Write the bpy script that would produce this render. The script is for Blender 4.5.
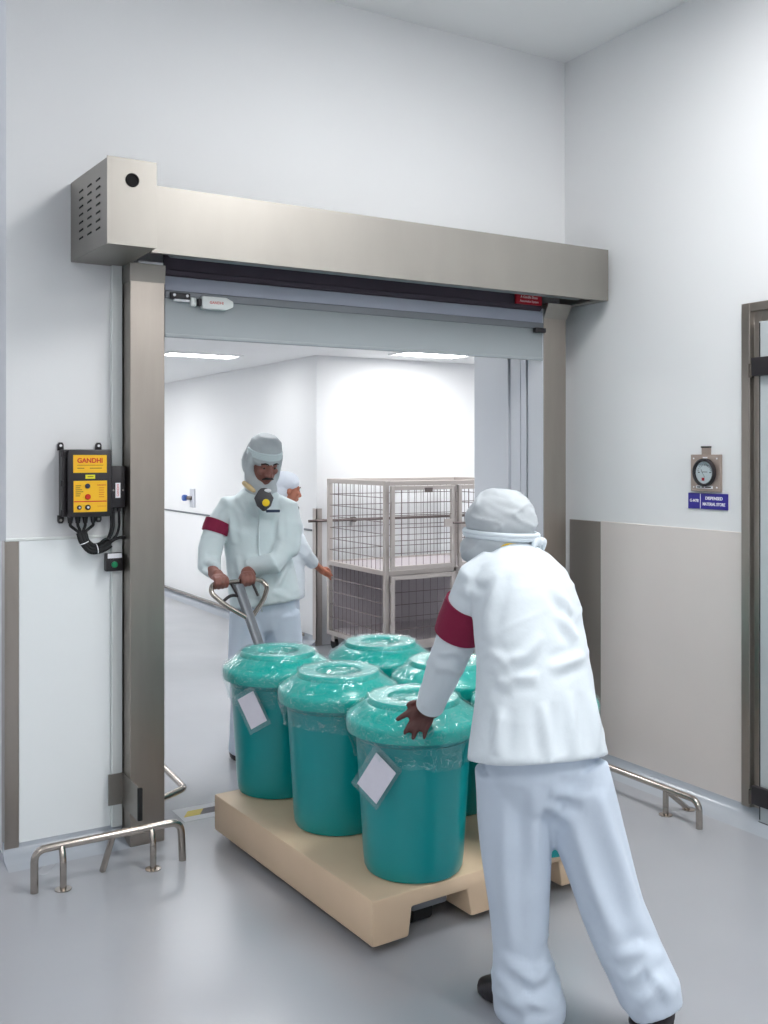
import bpy, bmesh, math, random
from mathutils import Vector, Matrix, noise

random.seed(7)
for _o in list(bpy.data.objects):
    bpy.data.objects.remove(_o)
S = bpy.context.scene
COL = S.collection

# ------------------------------------------------------------------ camera, world, exposure
cam_d = bpy.data.cameras.new('camera')
cam_d.sensor_fit = 'VERTICAL'
cam_d.sensor_height = 24.0
cam_d.lens = 24.0 * 1000 / 1024
cam_d.shift_y = -57 / 1024
cam_d.clip_start = 0.05
cam = bpy.data.objects.new('camera', cam_d)
COL.objects.link(cam)
cam.location = (0, -4.15, 1.6)
cam.rotation_euler = (math.radians(90), 0, math.radians(-31))
S.camera = cam

W = bpy.data.worlds.new('world')
S.world = W
W.use_nodes = True
W.node_tree.nodes['Background'].inputs[0].default_value = (0.85, 0.9, 1.0, 1)
W.node_tree.nodes['Background'].inputs[1].default_value = 0.6
S.view_settings.view_transform = 'Standard'
S.view_settings.look = 'None'
S.view_settings.exposure = 0.9
S.view_settings.gamma = 1.0
S.view_settings.use_curve_mapping = False
S.cycles.use_denoising = True
S.cycles.max_bounces = 10
S.cycles.diffuse_bounces = 6
S.cycles.transparent_max_bounces = 16
S.cycles.caustics_reflective = False
S.cycles.caustics_refractive = False

FRONT_LAMP = 15.0      # emission of the ceiling lamps over the near room
FAR_LAMP = 12.0       # emission of the ceiling lamps beyond the doorway


# ------------------------------------------------------------------ materials
def lin(c):
    return tuple(((v / 255) / 12.92 if v / 255 <= 0.04045 else ((v / 255 + 0.055) / 1.055) ** 2.4) for v in c)


def mat(name, rgb, rough=0.6, metal=0.0, bump=0.0, bscale=40.0, vary=0.0, vscale=3.0, stretch=None, coat=0.0,
        spec=0.5, sheen=0.0, emit=0.0, alpha=1.0, sss=0.0, rvary=0.0):
    m = bpy.data.materials.new(name)
    m.use_nodes = True
    nt = m.node_tree
    p = nt.nodes['Principled BSDF']
    c = lin(rgb)
    p.inputs['Base Color'].default_value = (*c, 1)
    p.inputs['Roughness'].default_value = rough
    p.inputs['Metallic'].default_value = metal
    p.inputs['Specular IOR Level'].default_value = spec
    p.inputs['Coat Weight'].default_value = coat
    p.inputs['Sheen Weight'].default_value = sheen
    p.inputs['Alpha'].default_value = alpha
    if sss:
        p.inputs['Subsurface Weight'].default_value = sss
        p.inputs['Subsurface Scale'].default_value = 0.01
    if emit:
        p.inputs['Emission Color'].default_value = (*c, 1)
        p.inputs['Emission Strength'].default_value = emit
    if bump or vary or rvary:
        tc = nt.nodes.new('ShaderNodeTexCoord')
        mp = nt.nodes.new('ShaderNodeMapping')
        nt.links.new(tc.outputs['Object'], mp.inputs[0])
        if stretch:
            mp.inputs['Scale'].default_value = stretch
    if vary:
        n = nt.nodes.new('ShaderNodeTexNoise')
        n.inputs['Scale'].default_value = vscale
        n.inputs['Detail'].default_value = 5
        nt.links.new(mp.outputs[0], n.inputs['Vector'])
        r = nt.nodes.new('ShaderNodeMixRGB')
        r.inputs[1].default_value = (*[max(0, v * (1 - vary)) for v in c], 1)
        r.inputs[2].default_value = (*[min(1, v * (1 + vary)) for v in c], 1)
        nt.links.new(n.outputs['Fac'], r.inputs[0])
        nt.links.new(r.outputs[0], p.inputs['Base Color'])
    if rvary:
        n = nt.nodes.new('ShaderNodeTexNoise')
        n.inputs['Scale'].default_value = vscale
        nt.links.new(mp.outputs[0], n.inputs['Vector'])
        q = nt.nodes.new('ShaderNodeMapRange')
        q.inputs['To Min'].default_value = max(0, rough - rvary)
        q.inputs['To Max'].default_value = rough + rvary
        nt.links.new(n.outputs['Fac'], q.inputs['Value'])
        nt.links.new(q.outputs[0], p.inputs['Roughness'])
    if bump:
        n = nt.nodes.new('ShaderNodeTexNoise')
        n.inputs['Scale'].default_value = bscale
        n.inputs['Detail'].default_value = 4
        nt.links.new(mp.outputs[0], n.inputs['Vector'])
        b = nt.nodes.new('ShaderNodeBump')
        b.inputs['Strength'].default_value = bump
        b.inputs['Distance'].default_value = 0.01
        nt.links.new(n.outputs['Fac'], b.inputs['Height'])
        nt.links.new(b.outputs[0], p.inputs['Normal'])
    return m


def film_mat(name, tint, clear, rough, base=(0.6, 0.7, 0.7), crease=0.6, streak=0.0):
    m = bpy.data.materials.new(name)
    m.use_nodes = True
    nt = m.node_tree
    nt.nodes.remove(nt.nodes['Principled BSDF'])
    out = nt.nodes['Material Output']
    tr = nt.nodes.new('ShaderNodeBsdfTransparent')
    tr.inputs[0].default_value = (*tint, 1)
    gl = nt.nodes.new('ShaderNodeBsdfGlossy')
    gl.inputs['Color'].default_value = (*base, 1)
    gl.inputs['Roughness'].default_value = rough
    tc = nt.nodes.new('ShaderNodeTexCoord')
    n = nt.nodes.new('ShaderNodeTexNoise')
    n.inputs['Scale'].default_value = 16
    n.inputs['Detail'].default_value = 3
    n.inputs['Distortion'].default_value = 1.2
    nt.links.new(tc.outputs['Object'], n.inputs['Vector'])
    b = nt.nodes.new('ShaderNodeBump')
    b.inputs['Strength'].default_value = crease
    b.inputs['Distance'].default_value = 0.012
    nt.links.new(n.outputs['Fac'], b.inputs['Height'])
    nt.links.new(b.outputs[0], gl.inputs['Normal'])
    fc = nt.nodes.new('ShaderNodeLayerWeight')
    fc.inputs['Blend'].default_value = 0.5
    nt.links.new(b.outputs[0], fc.inputs['Normal'])
    pw = nt.nodes.new('ShaderNodeMath')
    pw.operation = 'POWER'
    pw.inputs[1].default_value = 3.5
    nt.links.new(fc.outputs['Facing'], pw.inputs[0])
    lw = nt.nodes.new('ShaderNodeMath')
    lw.operation = 'MULTIPLY'
    lw.inputs[1].default_value = 0.4
    nt.links.new(pw.outputs[0], lw.inputs[0])
    ad = nt.nodes.new('ShaderNodeMath')
    ad.operation = 'ADD'
    ad.use_clamp = True
    ad.inputs[1].default_value = 1 - clear
    nt.links.new(lw.outputs[0], ad.inputs[0])
    mx = nt.nodes.new('ShaderNodeMixShader')
    if streak:
        n2 = nt.nodes.new('ShaderNodeTexNoise')
        n2.inputs['Scale'].default_value = 17
        n2.inputs['Detail'].default_value = 2
        n2.inputs['Distortion'].default_value = 1.6
        nt.links.new(tc.outputs['Object'], n2.inputs['Vector'])
        s1 = nt.nodes.new('ShaderNodeMath')
        s1.operation = 'SUBTRACT'
        s1.inputs[1].default_value = 0.5
        s2 = nt.nodes.new('ShaderNodeMath')
        s2.operation = 'ABSOLUTE'
        s3 = nt.nodes.new('ShaderNodeMapRange')
        s3.inputs['From Min'].default_value = 0.0
        s3.inputs['From Max'].default_value = 0.022
        s3.inputs['To Min'].default_value = streak
        s3.inputs['To Max'].default_value = 0.0
        s4 = nt.nodes.new('ShaderNodeMath')
        s4.operation = 'ADD'
        s4.use_clamp = True
        nt.links.new(n2.outputs['Fac'], s1.inputs[0])
        nt.links.new(s1.outputs[0], s2.inputs[0])
        nt.links.new(s2.outputs[0], s3.inputs['Value'])
        nt.links.new(ad.outputs[0], s4.inputs[0])
        nt.links.new(s3.outputs[0], s4.inputs[1])
        ad = s4
    nt.links.new(ad.outputs[0], mx.inputs[0])
    nt.links.new(tr.outputs[0], mx.inputs[1])
    nt.links.new(gl.outputs[0], mx.inputs[2])
    nt.links.new(mx.outputs[0], out.inputs['Surface'])
    return m


M = dict(
    wall=mat('white_wall_paint', (229, 230, 231), 0.55, bump=0.02, bscale=60, vary=0.02, vscale=2),
    panel=mat('white_wall_panel', (240, 244, 245), 0.35, vary=0.015, vscale=2),
    ceil=mat('ceiling_paint', (240, 241, 241), 0.7, vary=0.015),
    jamb=mat('grey_white_partition', (196, 199, 206), 0.4, vary=0.02, vscale=4),
    floor=mat('grey_epoxy_floor', (166, 168, 173), 0.24, vary=0.05, vscale=1.6, bump=0.012, bscale=9, rvary=0.07, spec=0.55),
    cove=mat('grey_epoxy_cove', (168, 174, 182), 0.2, bump=0.05, bscale=20),
    steel=mat('brushed_steel', (157, 153, 147), 0.42, 1.0, vary=0.10, vscale=6, stretch=(1, 1, 0.25), bump=0.02, bscale=90),
    steel_post=mat('brushed_steel_post', (166, 158, 150), 0.34, 1.0, vary=0.14, vscale=7, stretch=(2, 2, 0.3), bump=0.02, bscale=90),
    steel_sheet=mat('matt_steel_sheet', (226, 218, 213), 0.42, 0.25, vary=0.05, vscale=2.2, bump=0.01, bscale=8),
    steel_strip=mat('grey_steel_strip', (164, 157, 151), 0.4, 0.6, vary=0.05, vscale=4),
    steel_dark=mat('dark_steel', (108, 101, 94), 0.4, 1.0, vary=0.12, vscale=6),
    tube=mat('polished_steel_tube', (176, 168, 160), 0.22, 1.0, vary=0.08, vscale=12),
    wire=mat('steel_wire', (116, 106, 104), 0.4, 0.8),
    cage=mat('cage_steel', (190, 182, 177), 0.42, 0.55, vary=0.05, vscale=10),
    cagepanel=mat('cage_grey_board', (176, 168, 172), 0.6, vary=0.06, vscale=4),
    black=mat('black_plastic', (36, 32, 36), 0.42, bump=0.02),
    rubber=mat('black_rubber', (22, 22, 24), 0.7),
    hole=mat('dark_recess', (10, 9, 10), 0.9),
    cavity=mat('dark_purple_housing', (74, 66, 78), 0.5, 0.3, vary=0.15, vscale=8),
    curtain=mat('grey_pvc_curtain', (148, 155, 158), 0.4, vary=0.03, vscale=5, bump=0.03, bscale=6),
    strip=mat('clear_pvc_strip', (150, 156, 172), 0.18, vary=0.08, vscale=6, bump=0.05, bscale=10),
    darkbar=mat('grey_bar', (118, 122, 128), 0.4, 0.3),
    teal=mat('teal_plastic', (0, 146, 148), 0.3, vary=0.04, vscale=5, coat=0.15),
    teal_lid=mat('teal_lid_plastic', (0, 176, 166), 0.28, vary=0.04, vscale=6, coat=0.2),
    film=film_mat('clear_plastic_film', (0.95, 0.98, 0.98), 0.955, 0.09, (0.95, 1.0, 1.0), 1.0, 0.22),
    pouch=film_mat('clear_pouch', (0.92, 0.97, 0.98), 0.88, 0.25, (0.8, 0.9, 0.9), 0.3),
    paper=mat('white_paper', (222, 220, 230), 0.8, vary=0.05, vscale=40),
    print=mat('grey_print', (168, 164, 178), 0.8),
    pallet=mat('cream_pallet_plastic', (222, 195, 164), 0.5, vary=0.06, vscale=6, bump=0.02, bscale=60),
    cloth=mat('white_cloth', (214, 223, 229), 0.85, bump=0.28, bscale=12, sheen=0.15, vary=0.02, vscale=8),
    cloth_b=mat('pale_blue_cloth', (196, 208, 222), 0.85, bump=0.28, bscale=12, sheen=0.15, vary=0.03, vscale=8),
    cloth_g=mat('grey_green_cloth', (206, 218, 221), 0.85, bump=0.28, bscale=12, sheen=0.15, vary=0.02, vscale=8),
    cap=mat('grey_cap_cloth', (186, 192, 196), 0.85, bump=0.1, bscale=40, vary=0.05, vscale=14),
    cap_w=mat('white_cap_cloth', (208, 214, 224), 0.85, bump=0.1, bscale=40, vary=0.04, vscale=14),
    maroon=mat('maroon_cloth', (128, 16, 58), 0.8, bump=0.15, bscale=60),
    skin_d=mat('dark_brown_skin', (84, 46, 42), 0.5, bump=0.03, bscale=120, vary=0.08, vscale=20, sss=0.05),
    skin_m=mat('brown_skin', (134, 86, 76), 0.5, bump=0.03, bscale=120, vary=0.08, vscale=20, sss=0.05),
    skin_l=mat('light_brown_skin', (176, 112, 88), 0.5, bump=0.03, bscale=120, vary=0.08, vscale=20, sss=0.05),
    hair=mat('black_hair', (26, 20, 20), 0.6),
    eye=mat('eye_white', (120, 100, 92), 0.3),
    mask=mat('grey_respirator', (74, 72, 76), 0.7, bump=0.1, bscale=80),
    valve=mat('yellow_valve', (238, 200, 30), 0.45),
    navy=mat('navy_tag', (40, 52, 82), 0.6),
    collar=mat('cream_collar', (204, 180, 136), 0.8),
    shoe=mat('dark_shoe_rubber', (30, 24, 30), 0.45),
    yellow=mat('yellow_label', (244, 188, 28), 0.45),
    lemon=mat('lemon_label', (232, 224, 40), 0.5),
    red=mat('red_print', (206, 48, 26), 0.5),
    crimson=mat('red_sticker', (172, 16, 40), 0.45),
    white=mat('white_print', (240, 240, 244), 0.5),
    ink=mat('dark_print', (60, 52, 30), 0.6),
    orange=mat('orange_print', (222, 140, 24), 0.6),
    green=mat('green_button', (24, 128, 84), 0.35),
    blue=mat('blue_knob', (60, 96, 168), 0.4),
    signblue=mat('violet_blue_sign', (44, 34, 140), 0.4),
    gauge=mat('steel_gauge_plate', (176, 160, 150), 0.4, 0.7, vary=0.05),
    dial=mat('gauge_dial', (214, 222, 226), 0.3),
    glass=film_mat('clear_gauge_glass', (0.98, 0.99, 0.99), 0.97, 0.05, (0.1, 0.1, 0.1), 0.0),
    door=mat('grey_door_leaf', (192, 199, 201), 0.35, 0.2, vary=0.03),
    trimw=mat('white_trunking', (228, 232, 230), 0.45),
    tapew=mat('white_floor_tape', (214, 214, 216), 0.5),
    tapey=mat('yellow_floor_tape', (214, 190, 60), 0.5),
    tapeb=mat('dark_floor_tape', (76, 66, 70), 0.5),
    lamp=mat('lamp_diffuser', (255, 255, 255), 0.5, emit=FRONT_LAMP),
    lamp_far=mat('lamp_diffuser_bright', (255, 255, 255), 0.5, emit=FAR_LAMP),
    lampframe=mat('lamp_frame', (235, 236, 238), 0.5),
)


# ------------------------------------------------------------------ builders
def V(*a):
    return Vector(a[0] if len(a) == 1 else a)


class MB:
    """collects shapes given in world metres; build() links them as ONE mesh object"""

    def __init__(self):
        self.bm = bmesh.new()

    def box(self, x0, x1, y0, y1, z0, z1, bev=0.0, seg=2, mtx=None):
        t = bmesh.new()
        vs = [t.verts.new((x, y, z)) for x in (x0, x1) for y in (y0, y1) for z in (z0, z1)]
        for f in ((0, 1, 3, 2), (4, 6, 7, 5), (0, 4, 5, 1), (2, 3, 7, 6), (0, 2, 6, 4), (1, 5, 7, 3)):
            t.faces.new([vs[i] for i in f])
        if bev:
            bmesh.ops.bevel(t, geom=list(t.edges), offset=bev, segments=seg, profile=0.5, affect='EDGES')
        self._add(t, mtx)
        return self

    def _add(self, t, mtx=None):
        bmesh.ops.recalc_face_normals(t, faces=list(t.faces))
        mp = {}
        for v in t.verts:
            mp[v] = self.bm.verts.new(mtx @ v.co if mtx is not None else v.co)
        for f in t.faces:
            try:
                self.bm.faces.new([mp[v] for v in f.verts])
            except ValueError:
                pass
        t.free()

    def prism(self, poly, axis, a0, a1, bev=0.0, mtx=None):
        """poly of 2D points extruded along axis: x -> (y,z), y -> (x,z), z -> (x,y)"""
        t = bmesh.new()

        def pt(p, a):
            return {'x': (a, p[0], p[1]), 'y': (p[0], a, p[1]), 'z': (p[0], p[1], a)}[axis]
        A = [t.verts.new(pt(p, a0)) for p in poly]
        B = [t.verts.new(pt(p, a1)) for p in poly]
        n = len(poly)
        for i in range(n):
            t.faces.new((A[i], A[(i + 1) % n], B[(i + 1) % n], B[i]))
        t.faces.new(A)
        t.faces.new(list(reversed(B)))
        if bev:
            bmesh.ops.recalc_face_normals(t, faces=list(t.faces))
            bmesh.ops.bevel(t, geom=list(t.edges), offset=bev, segments=2, profile=0.5, affect='EDGES')
        self._add(t, mtx)
        return self

    def lathe(self, prof, c=(0, 0, 0), seg=48, axis=None):
        """prof: (radius, height) pairs, revolved about z (or about axis vector) at c"""
        t = bmesh.new()
        rot = Vector((0, 0, 1)).rotation_difference(Vector(axis)).to_matrix().to_4x4() if axis is not None else Matrix.Identity(4)
        mtx = Matrix.Translation(c) @ rot
        rings = []
        for r, z in prof:
            if r < 1e-6:
                rings.append([t.verts.new((0, 0, z))])
            else:
                rings.append([t.verts.new((r * math.cos(2 * math.pi * i / seg), r * math.sin(2 * math.pi * i / seg), z)) for i in range(seg)])
        for a, b in zip(rings, rings[1:]):
            for i in range(seg):
                j = (i + 1) % seg
                if len(a) == 1 and len(b) > 1:
                    t.faces.new((a[0], b[j], b[i]))
                elif len(b) == 1 and len(a) > 1:
                    t.faces.new((a[i], a[j], b[0]))
                elif len(a) > 1:
                    t.faces.new((a[i], a[j], b[j], b[i]))
        self._add(t, mtx)
        return self

    def cyl(self, p0, p1, r, seg=20, r1=None):
        p0, p1 = V(p0), V(p1)
        L = (p1 - p0).length
        r1 = r if r1 is None else r1
        return self.lathe([(0, 0), (r, 0), (r1, L), (0, L)], p0, seg, (p1 - p0).normalized())

    def loft(self, rings, side=(1, 0, 0), seg=24, dome=0.5, power=1.0):
        """rings: (centre, half width along side, half width across); closed, domed ends"""
        t = bmesh.new()
        side = V(side)
        pts = [V(r[0]) for r in rings]
        out = []
        tans = []
        for i, p in enumerate(pts):
            a = pts[max(0, i - 1)]
            b = pts[min(len(pts) - 1, i + 1)]
            tans.append((b - a).normalized())

        def ring(c, a, b, tan):
            s = (side - tan * side.dot(tan)).normalized()
            q = tan.cross(s)
            vs = []
            for k in range(seg):
                an = 2 * math.pi * k / seg
                ca, sa = math.cos(an), math.sin(an)
                if power != 1.0:
                    ca = math.copysign(abs(ca) ** power, ca)
                    sa = math.copysign(abs(sa) ** power, sa)
                vs.append(t.verts.new(c + s * a * ca + q * b * sa))
            return vs
        for i, r in enumerate(rings):
            a, b = r[1], r[2] if len(r) > 2 else r[1]
            if i == 0 and dome:
                for f in (0.5, 0.87):
                    pass
                out.append(ring(pts[0] - tans[0] * dome * min(a, b) * 0.8, a * 0.6, b * 0.6, tans[0]))
            out.append(ring(pts[i], a, b, tans[i]))
            if i == len(rings) - 1 and dome:
                out.append(ring(pts[i] + tans[i] * dome * min(a, b) * 0.8, a * 0.6, b * 0.6, tans[i]))
        for a, b in zip(out, out[1:]):
            for k in range(seg):
                j = (k + 1) % seg
                t.faces.new((a[k], a[j], b[j], b[k]))
        t.faces.new(list(reversed(out[0])))
        t.faces.new(out[-1])
        self._add(t)
        return self

    def limb(self, pts, radii, seg=16):
        """round tapering limb along points, resampled smoothly"""
        P, R = spline([V(p) for p in pts], radii, 6)
        d = (P[-1] - P[0]).normalized()
        side = Vector((0, 0, 1)).cross(d)
        if side.length < 0.2:
            side = Vector((1, 0, 0))
        return self.loft([(p, r, r) for p, r in zip(P, R)], side, seg, 0.9)

    def tube(self, pts, r, seg=14, fillet=0.0, n=6):
        """bent tube through points, corners rounded by fillet"""
        pts = [V(p) for p in pts]
        if fillet:
            q = [pts[0]]
            for a, b, c in zip(pts, pts[1:], pts[2:]):
                d0, d1 = (a - b), (c - b)
                f = min(fillet, d0.length * 0.49, d1.length * 0.49)
                s, e = b + d0.normalized() * f, b + d1.normalized() * f
                for k in range(n + 1):
                    u = k / n
                    q.append(s * (1 - u) ** 2 + b * 2 * u * (1 - u) + e * u * u)
            q.append(pts[-1])
            pts = q
        t = bmesh.new()
        prev = None
        nrm = None
        first = last = None
        for i, p in enumerate(pts):
            tan = (pts[min(i + 1, len(pts) - 1)] - pts[max(0, i - 1)]).normalized()
            if nrm is None:
                nrm = tan.orthogonal().normalized()
            else:
                nrm = (nrm - tan * nrm.dot(tan)).normalized()
            bn = tan.cross(nrm)
            ring = [t.verts.new(p + (nrm * math.cos(2 * math.pi * k / seg) + bn * math.sin(2 * math.pi * k / seg)) * r) for k in range(seg)]
            if prev:
                for k in range(seg):
                    j = (k + 1) % seg
                    t.faces.new((prev[k], prev[j], ring[j], ring[k]))
            else:
                first = ring
            prev = ring
        t.faces.new(list(reversed(first)))
        t.faces.new(prev)
        self._add(t)
        return self

    def ell(self, c, rad, axes=None, sub=3):
        """ellipsoid; axes: three vectors for the radii directions"""
        t = bmesh.new()
        bmesh.ops.create_icosphere(t, subdivisions=sub, radius=1)
        A = axes or ((1, 0, 0), (0, 1, 0), (0, 0, 1))
        A = [V(a).normalized() for a in A]
        mtx = Matrix((( A[0].x * rad[0], A[1].x * rad[1], A[2].x * rad[2], c[0]),
                      ( A[0].y * rad[0], A[1].y * rad[1], A[2].y * rad[2], c[1]),
                      ( A[0].z * rad[0], A[1].z * rad[1], A[2].z * rad[2], c[2]),
                      (0, 0, 0, 1)))
        self._add(t, mtx)
        return self

    def build(self, name, material, parent=None, smooth=30, origin=None, voxel=0, relax=0, wrinkle=None):
        off = V(0, 0, 0)
        if parent is not None:
            q = parent
            while q is not None:
                off += q.location
                q = q.parent
        elif origin is not None:
            off = V(origin)
        bm = self.bm
        if voxel:
            bmesh.ops.recalc_face_normals(bm, faces=list(bm.faces))
            me = bpy.data.meshes.new('tmp')
            bm.to_mesh(me)
            ob = bpy.data.objects.new('tmp', me)
            COL.objects.link(ob)
            r = ob.modifiers.new('r', 'REMESH')
            r.mode = 'VOXEL'
            r.voxel_size = voxel
            r.adaptivity = 0
            if relax:
                s = ob.modifiers.new('s', 'SMOOTH')
                s.factor = 0.5
                s.iterations = relax
            bpy.context.view_layer.update()
            me2 = bpy.data.meshes.new_from_object(ob.evaluated_get(bpy.context.evaluated_depsgraph_get()))
            bpy.data.objects.remove(ob)
            bpy.data.meshes.remove(me)
            bm.clear()
            bm.from_mesh(me2)
            bpy.data.meshes.remove(me2)
            if wrinkle:
                bm.normal_update()
                for v in bm.verts:
                    v.co += v.normal * wrinkle(v.co, v.normal)
        bmesh.ops.translate(bm, verts=list(bm.verts), vec=-off)
        if not voxel:
            bmesh.ops.recalc_face_normals(bm, faces=list(bm.faces))
        me = bpy.data.meshes.new(name)
        if smooth:
            for f in bm.faces:
                f.smooth = True
        if smooth and smooth < 180:
            lim = math.radians(smooth)
            for e in bm.edges:
                if len(e.link_faces) == 2 and e.calc_face_angle(0) > lim:
                    e.smooth = False
        bm.to_mesh(me)
        bm.free()
        ob = bpy.data.objects.new(name, me)
        me.materials.append(material)
        COL.objects.link(ob)
        if parent is not None:
            ob.parent = parent
        else:
            ob.location = off
        return ob


def spline(P, R, n):
    """Catmull-Rom resample of points and radii"""
    out, rad = [], []
    N = len(P)
    for i in range(N - 1):
        p0, p1, p2, p3 = P[max(0, i - 1)], P[i], P[i + 1], P[min(N - 1, i + 2)]
        for k in range(n):
            u = k / n
            out.append(0.5 * ((2 * p1) + (p2 - p0) * u + (2 * p0 - 5 * p1 + 4 * p2 - p3) * u * u + (3 * p1 - p0 - 3 * p2 + p3) * u ** 3))
            rad.append(R[i] + (R[i + 1] - R[i]) * u)
    out.append(P[-1])
    rad.append(R[-1])
    return out, rad


def tag(o, label, cat, group=None):
    o['label'] = label
    o['category'] = cat
    if group:
        o['group'] = group
    return o


def empty(name, loc, label, cat, group=None):
    o = bpy.data.objects.new(name, None)
    o.empty_display_size = 0.1
    COL.objects.link(o)
    o.location = loc
    return tag(o, label, cat, group)


def struct(o):
    o['kind'] = 'structure'
    return o


def text(name, s, size, loc, rot, material, parent, depth=0.0006, align='CENTER', sx=1.0, bold=0.0):
    cu = bpy.data.curves.new('t', 'FONT')
    cu.body = s
    cu.size = size
    cu.align_x = align
    cu.align_y = 'CENTER'
    cu.extrude = depth
    cu.offset = bold
    ob = bpy.data.objects.new('t', cu)
    COL.objects.link(ob)
    bpy.context.view_layer.update()
    me = bpy.data.meshes.new_from_object(ob.evaluated_get(bpy.context.evaluated_depsgraph_get()))
    bpy.data.objects.remove(ob)
    off = V(0, 0, 0)
    q = parent
    while q is not None:
        off += q.location
        q = q.parent
    me.transform(Matrix.Translation(V(loc) - off) @ rot.to_4x4() @ Matrix.Diagonal((sx, 1, 1, 1)))
    me.materials.clear()
    me.materials.append(material)
    me.name = name
    o = bpy.data.objects.new(name, me)
    COL.objects.link(o)
    o.parent = parent
    return o


ROT_Y = Matrix.Rotation(math.radians(90), 3, 'X')                                   # reads on a surface facing -y
ROT_X = Matrix.Rotation(math.radians(-90), 3, 'Z') @ Matrix.Rotation(math.radians(90), 3, 'X')   # reads on a surface facing -x
XR = 3.64

# ------------------------------------------------------------------ the room
struct(MB().box(-3, 9, -7.5, 11, -0.1, 0.0).build('floor', M['floor'], smooth=0))
struct(MB().box(-3, 3.85, -7.5, 0.3, 3.73, 3.85).build('ceiling', M['ceil'], smooth=0))
struct(MB().box(0.3, 9, 0.3, 11, 2.44, 2.56).build('ceiling_far', M['ceil'], smooth=0))
w = MB()
w.box(0.754, 1.285, 0, 0.3, 0, 3.73)
w.box(1.285, 3.40, 0, 0.3, 2.42, 3.73)
w.box(3.40, 3.85, 0, 0.49, 0, 3.73)
struct(w.build('wall_front', M['wall'], smooth=0))
struct(MB().box(XR, 3.85, -7.5, 0, 0, 3.73).build('wall_right', M['wall'], smooth=0))
struct(MB().box(-3, 3.85, -7.62, -7.5, 0, 3.73).build('wall_back', M['wall'], smooth=0))
struct(MB().box(-3.1, -3, -7.5, 6, 0, 3.73).build('wall_left', M['wall'], smooth=0))
struct(MB().box(0.754, 0.86, 0.3, 10.9, 0, 2.44).build('wall_hallway', M['wall'], smooth=0))
struct(MB().box(3.84, 9, 3.34, 11, 0, 2.44).build('wall_far', M['wall'], smooth=0))
struct(MB().box(3.85, 9, 0.33, 0.49, 0, 2.44).build('wall_partition', M['wall'], smooth=0))
struct(MB().box(0.86, 3.84, 10.4, 10.6, 0, 2.44).build('wall_end', M['wall'], smooth=0))
# right reveal of the doorway: boards with grooves and a raised edge
t = MB()
t.box(3.385, 3.40, 0.02, 0.06, 0, 2.42).box(3.388, 3.40, 0.07, 0.155, 0, 2.42).box(3.378, 3.40, 0.165, 0.185, 0, 2.42)
t.box(3.388, 3.40, 0.195, 0.27, 0, 2.42).box(3.392, 3.40, 0.27, 0.49, 0, 2.42)
struct(t.build('trim_1', M['jamb'], smooth=0))
# coved skirting
cove = [(0, 0.0), (0, 0.075), (-0.006, 0.075), (-0.010, 0.05), (-0.022, 0.03), (-0.045, 0.014), (-0.085, 0.006), (-0.13, 0.0)]
struct(MB().prism(cove, 'x', 0.74, 1.285).build('baseboard_left', M['cove'], smooth=60))
struct(MB().prism([(XR + a, b) for a, b in cove], 'y', -7.5, 0).build('baseboard_right', M['cove'], smooth=60))
struct(MB().prism([(3.84 + a, b) for a, b in cove], 'y', 3.34, 10.4).build('baseboard_far', M['cove'], smooth=60))
# white lower panel, its ledge and the steel corner guard on the left
struct(MB().box(0.80, 1.165, -0.008, 0, 0.06, 1.262, 0.003).build('trim_2', M['panel'], smooth=0))
struct(MB().box(0.75, 1.165, -0.012, 0, 1.258, 1.27, 0.003).build('trim_3', M['trimw'], smooth=0))
t = MB()
t.box(0.752, 0.80, -0.012, -0.006, 0.03, 1.258).box(0.746, 0.753, -0.012, 0.05, 0.03, 1.258)
struct(t.build('trim_4', M['steel_post'], smooth=0))
struct(MB().box(1.165, 1.208, -0.03, 0, 0.06, 2.385, 0.002).build('trim_5', M['trimw'], smooth=0))
# steel sheet on the right wall, its darker corner strip
struct(MB().box(XR - 0.008, XR, -1.185, -0.285, 0.06, 1.258, 0.002).build('trim_6', M['steel_sheet'], smooth=0))
t = MB()
t.box(XR - 0.007, XR, -0.283, -0.045, 0.06, 1.255, 0.002)
struct(t.build('trim_7', M['steel_strip'], smooth=0))
# lines along the corridor wall: seam and low guard
struct(MB().box(3.83, 3.84, 3.42, 10.4, 0.955, 0.972, 0.003).build('trim_8', M['darkbar'], smooth=0))
struct(MB().box(3.79, 3.81, 3.5, 10.4, 0.055, 0.085, 0.008).build('trim_9', M['tube'], smooth=0))
# steel guard on the far wall's corner
t = MB()
t.box(3.83, 3.885, 3.328, 3.34, 0.0, 1.15).box(3.828, 3.84, 3.328, 3.39, 0.0, 1.15)
struct(t.build('trim_10', M['cage'], smooth=0))

# ceiling lamps
def lamp(name, x0, x1, y0, y1, z, m, label, group):
    cx, cy = (x0 + x1) / 2, (y0 + y1) / 2
    r = empty(name, (cx, cy, z), label, 'ceiling light', group)
    f = MB()
    e = 0.025
    f.box(x0 - e, x1 + e, y0 - e, y0, z - 0.012, z, 0.003).box(x0 - e, x1 + e, y1, y1 + e, z - 0.012, z, 0.003)
    f.box(x0 - e, x0, y0, y1, z - 0.012, z, 0.003).box(x1, x1 + e, y0, y1, z - 0.012, z, 0.003)
    f.build('lamp_frame', M['lampframe'], r)
    MB().box(x0, x1, y0, y1, z - 0.006, z).build('diffuser', m, r, smooth=0)


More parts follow.
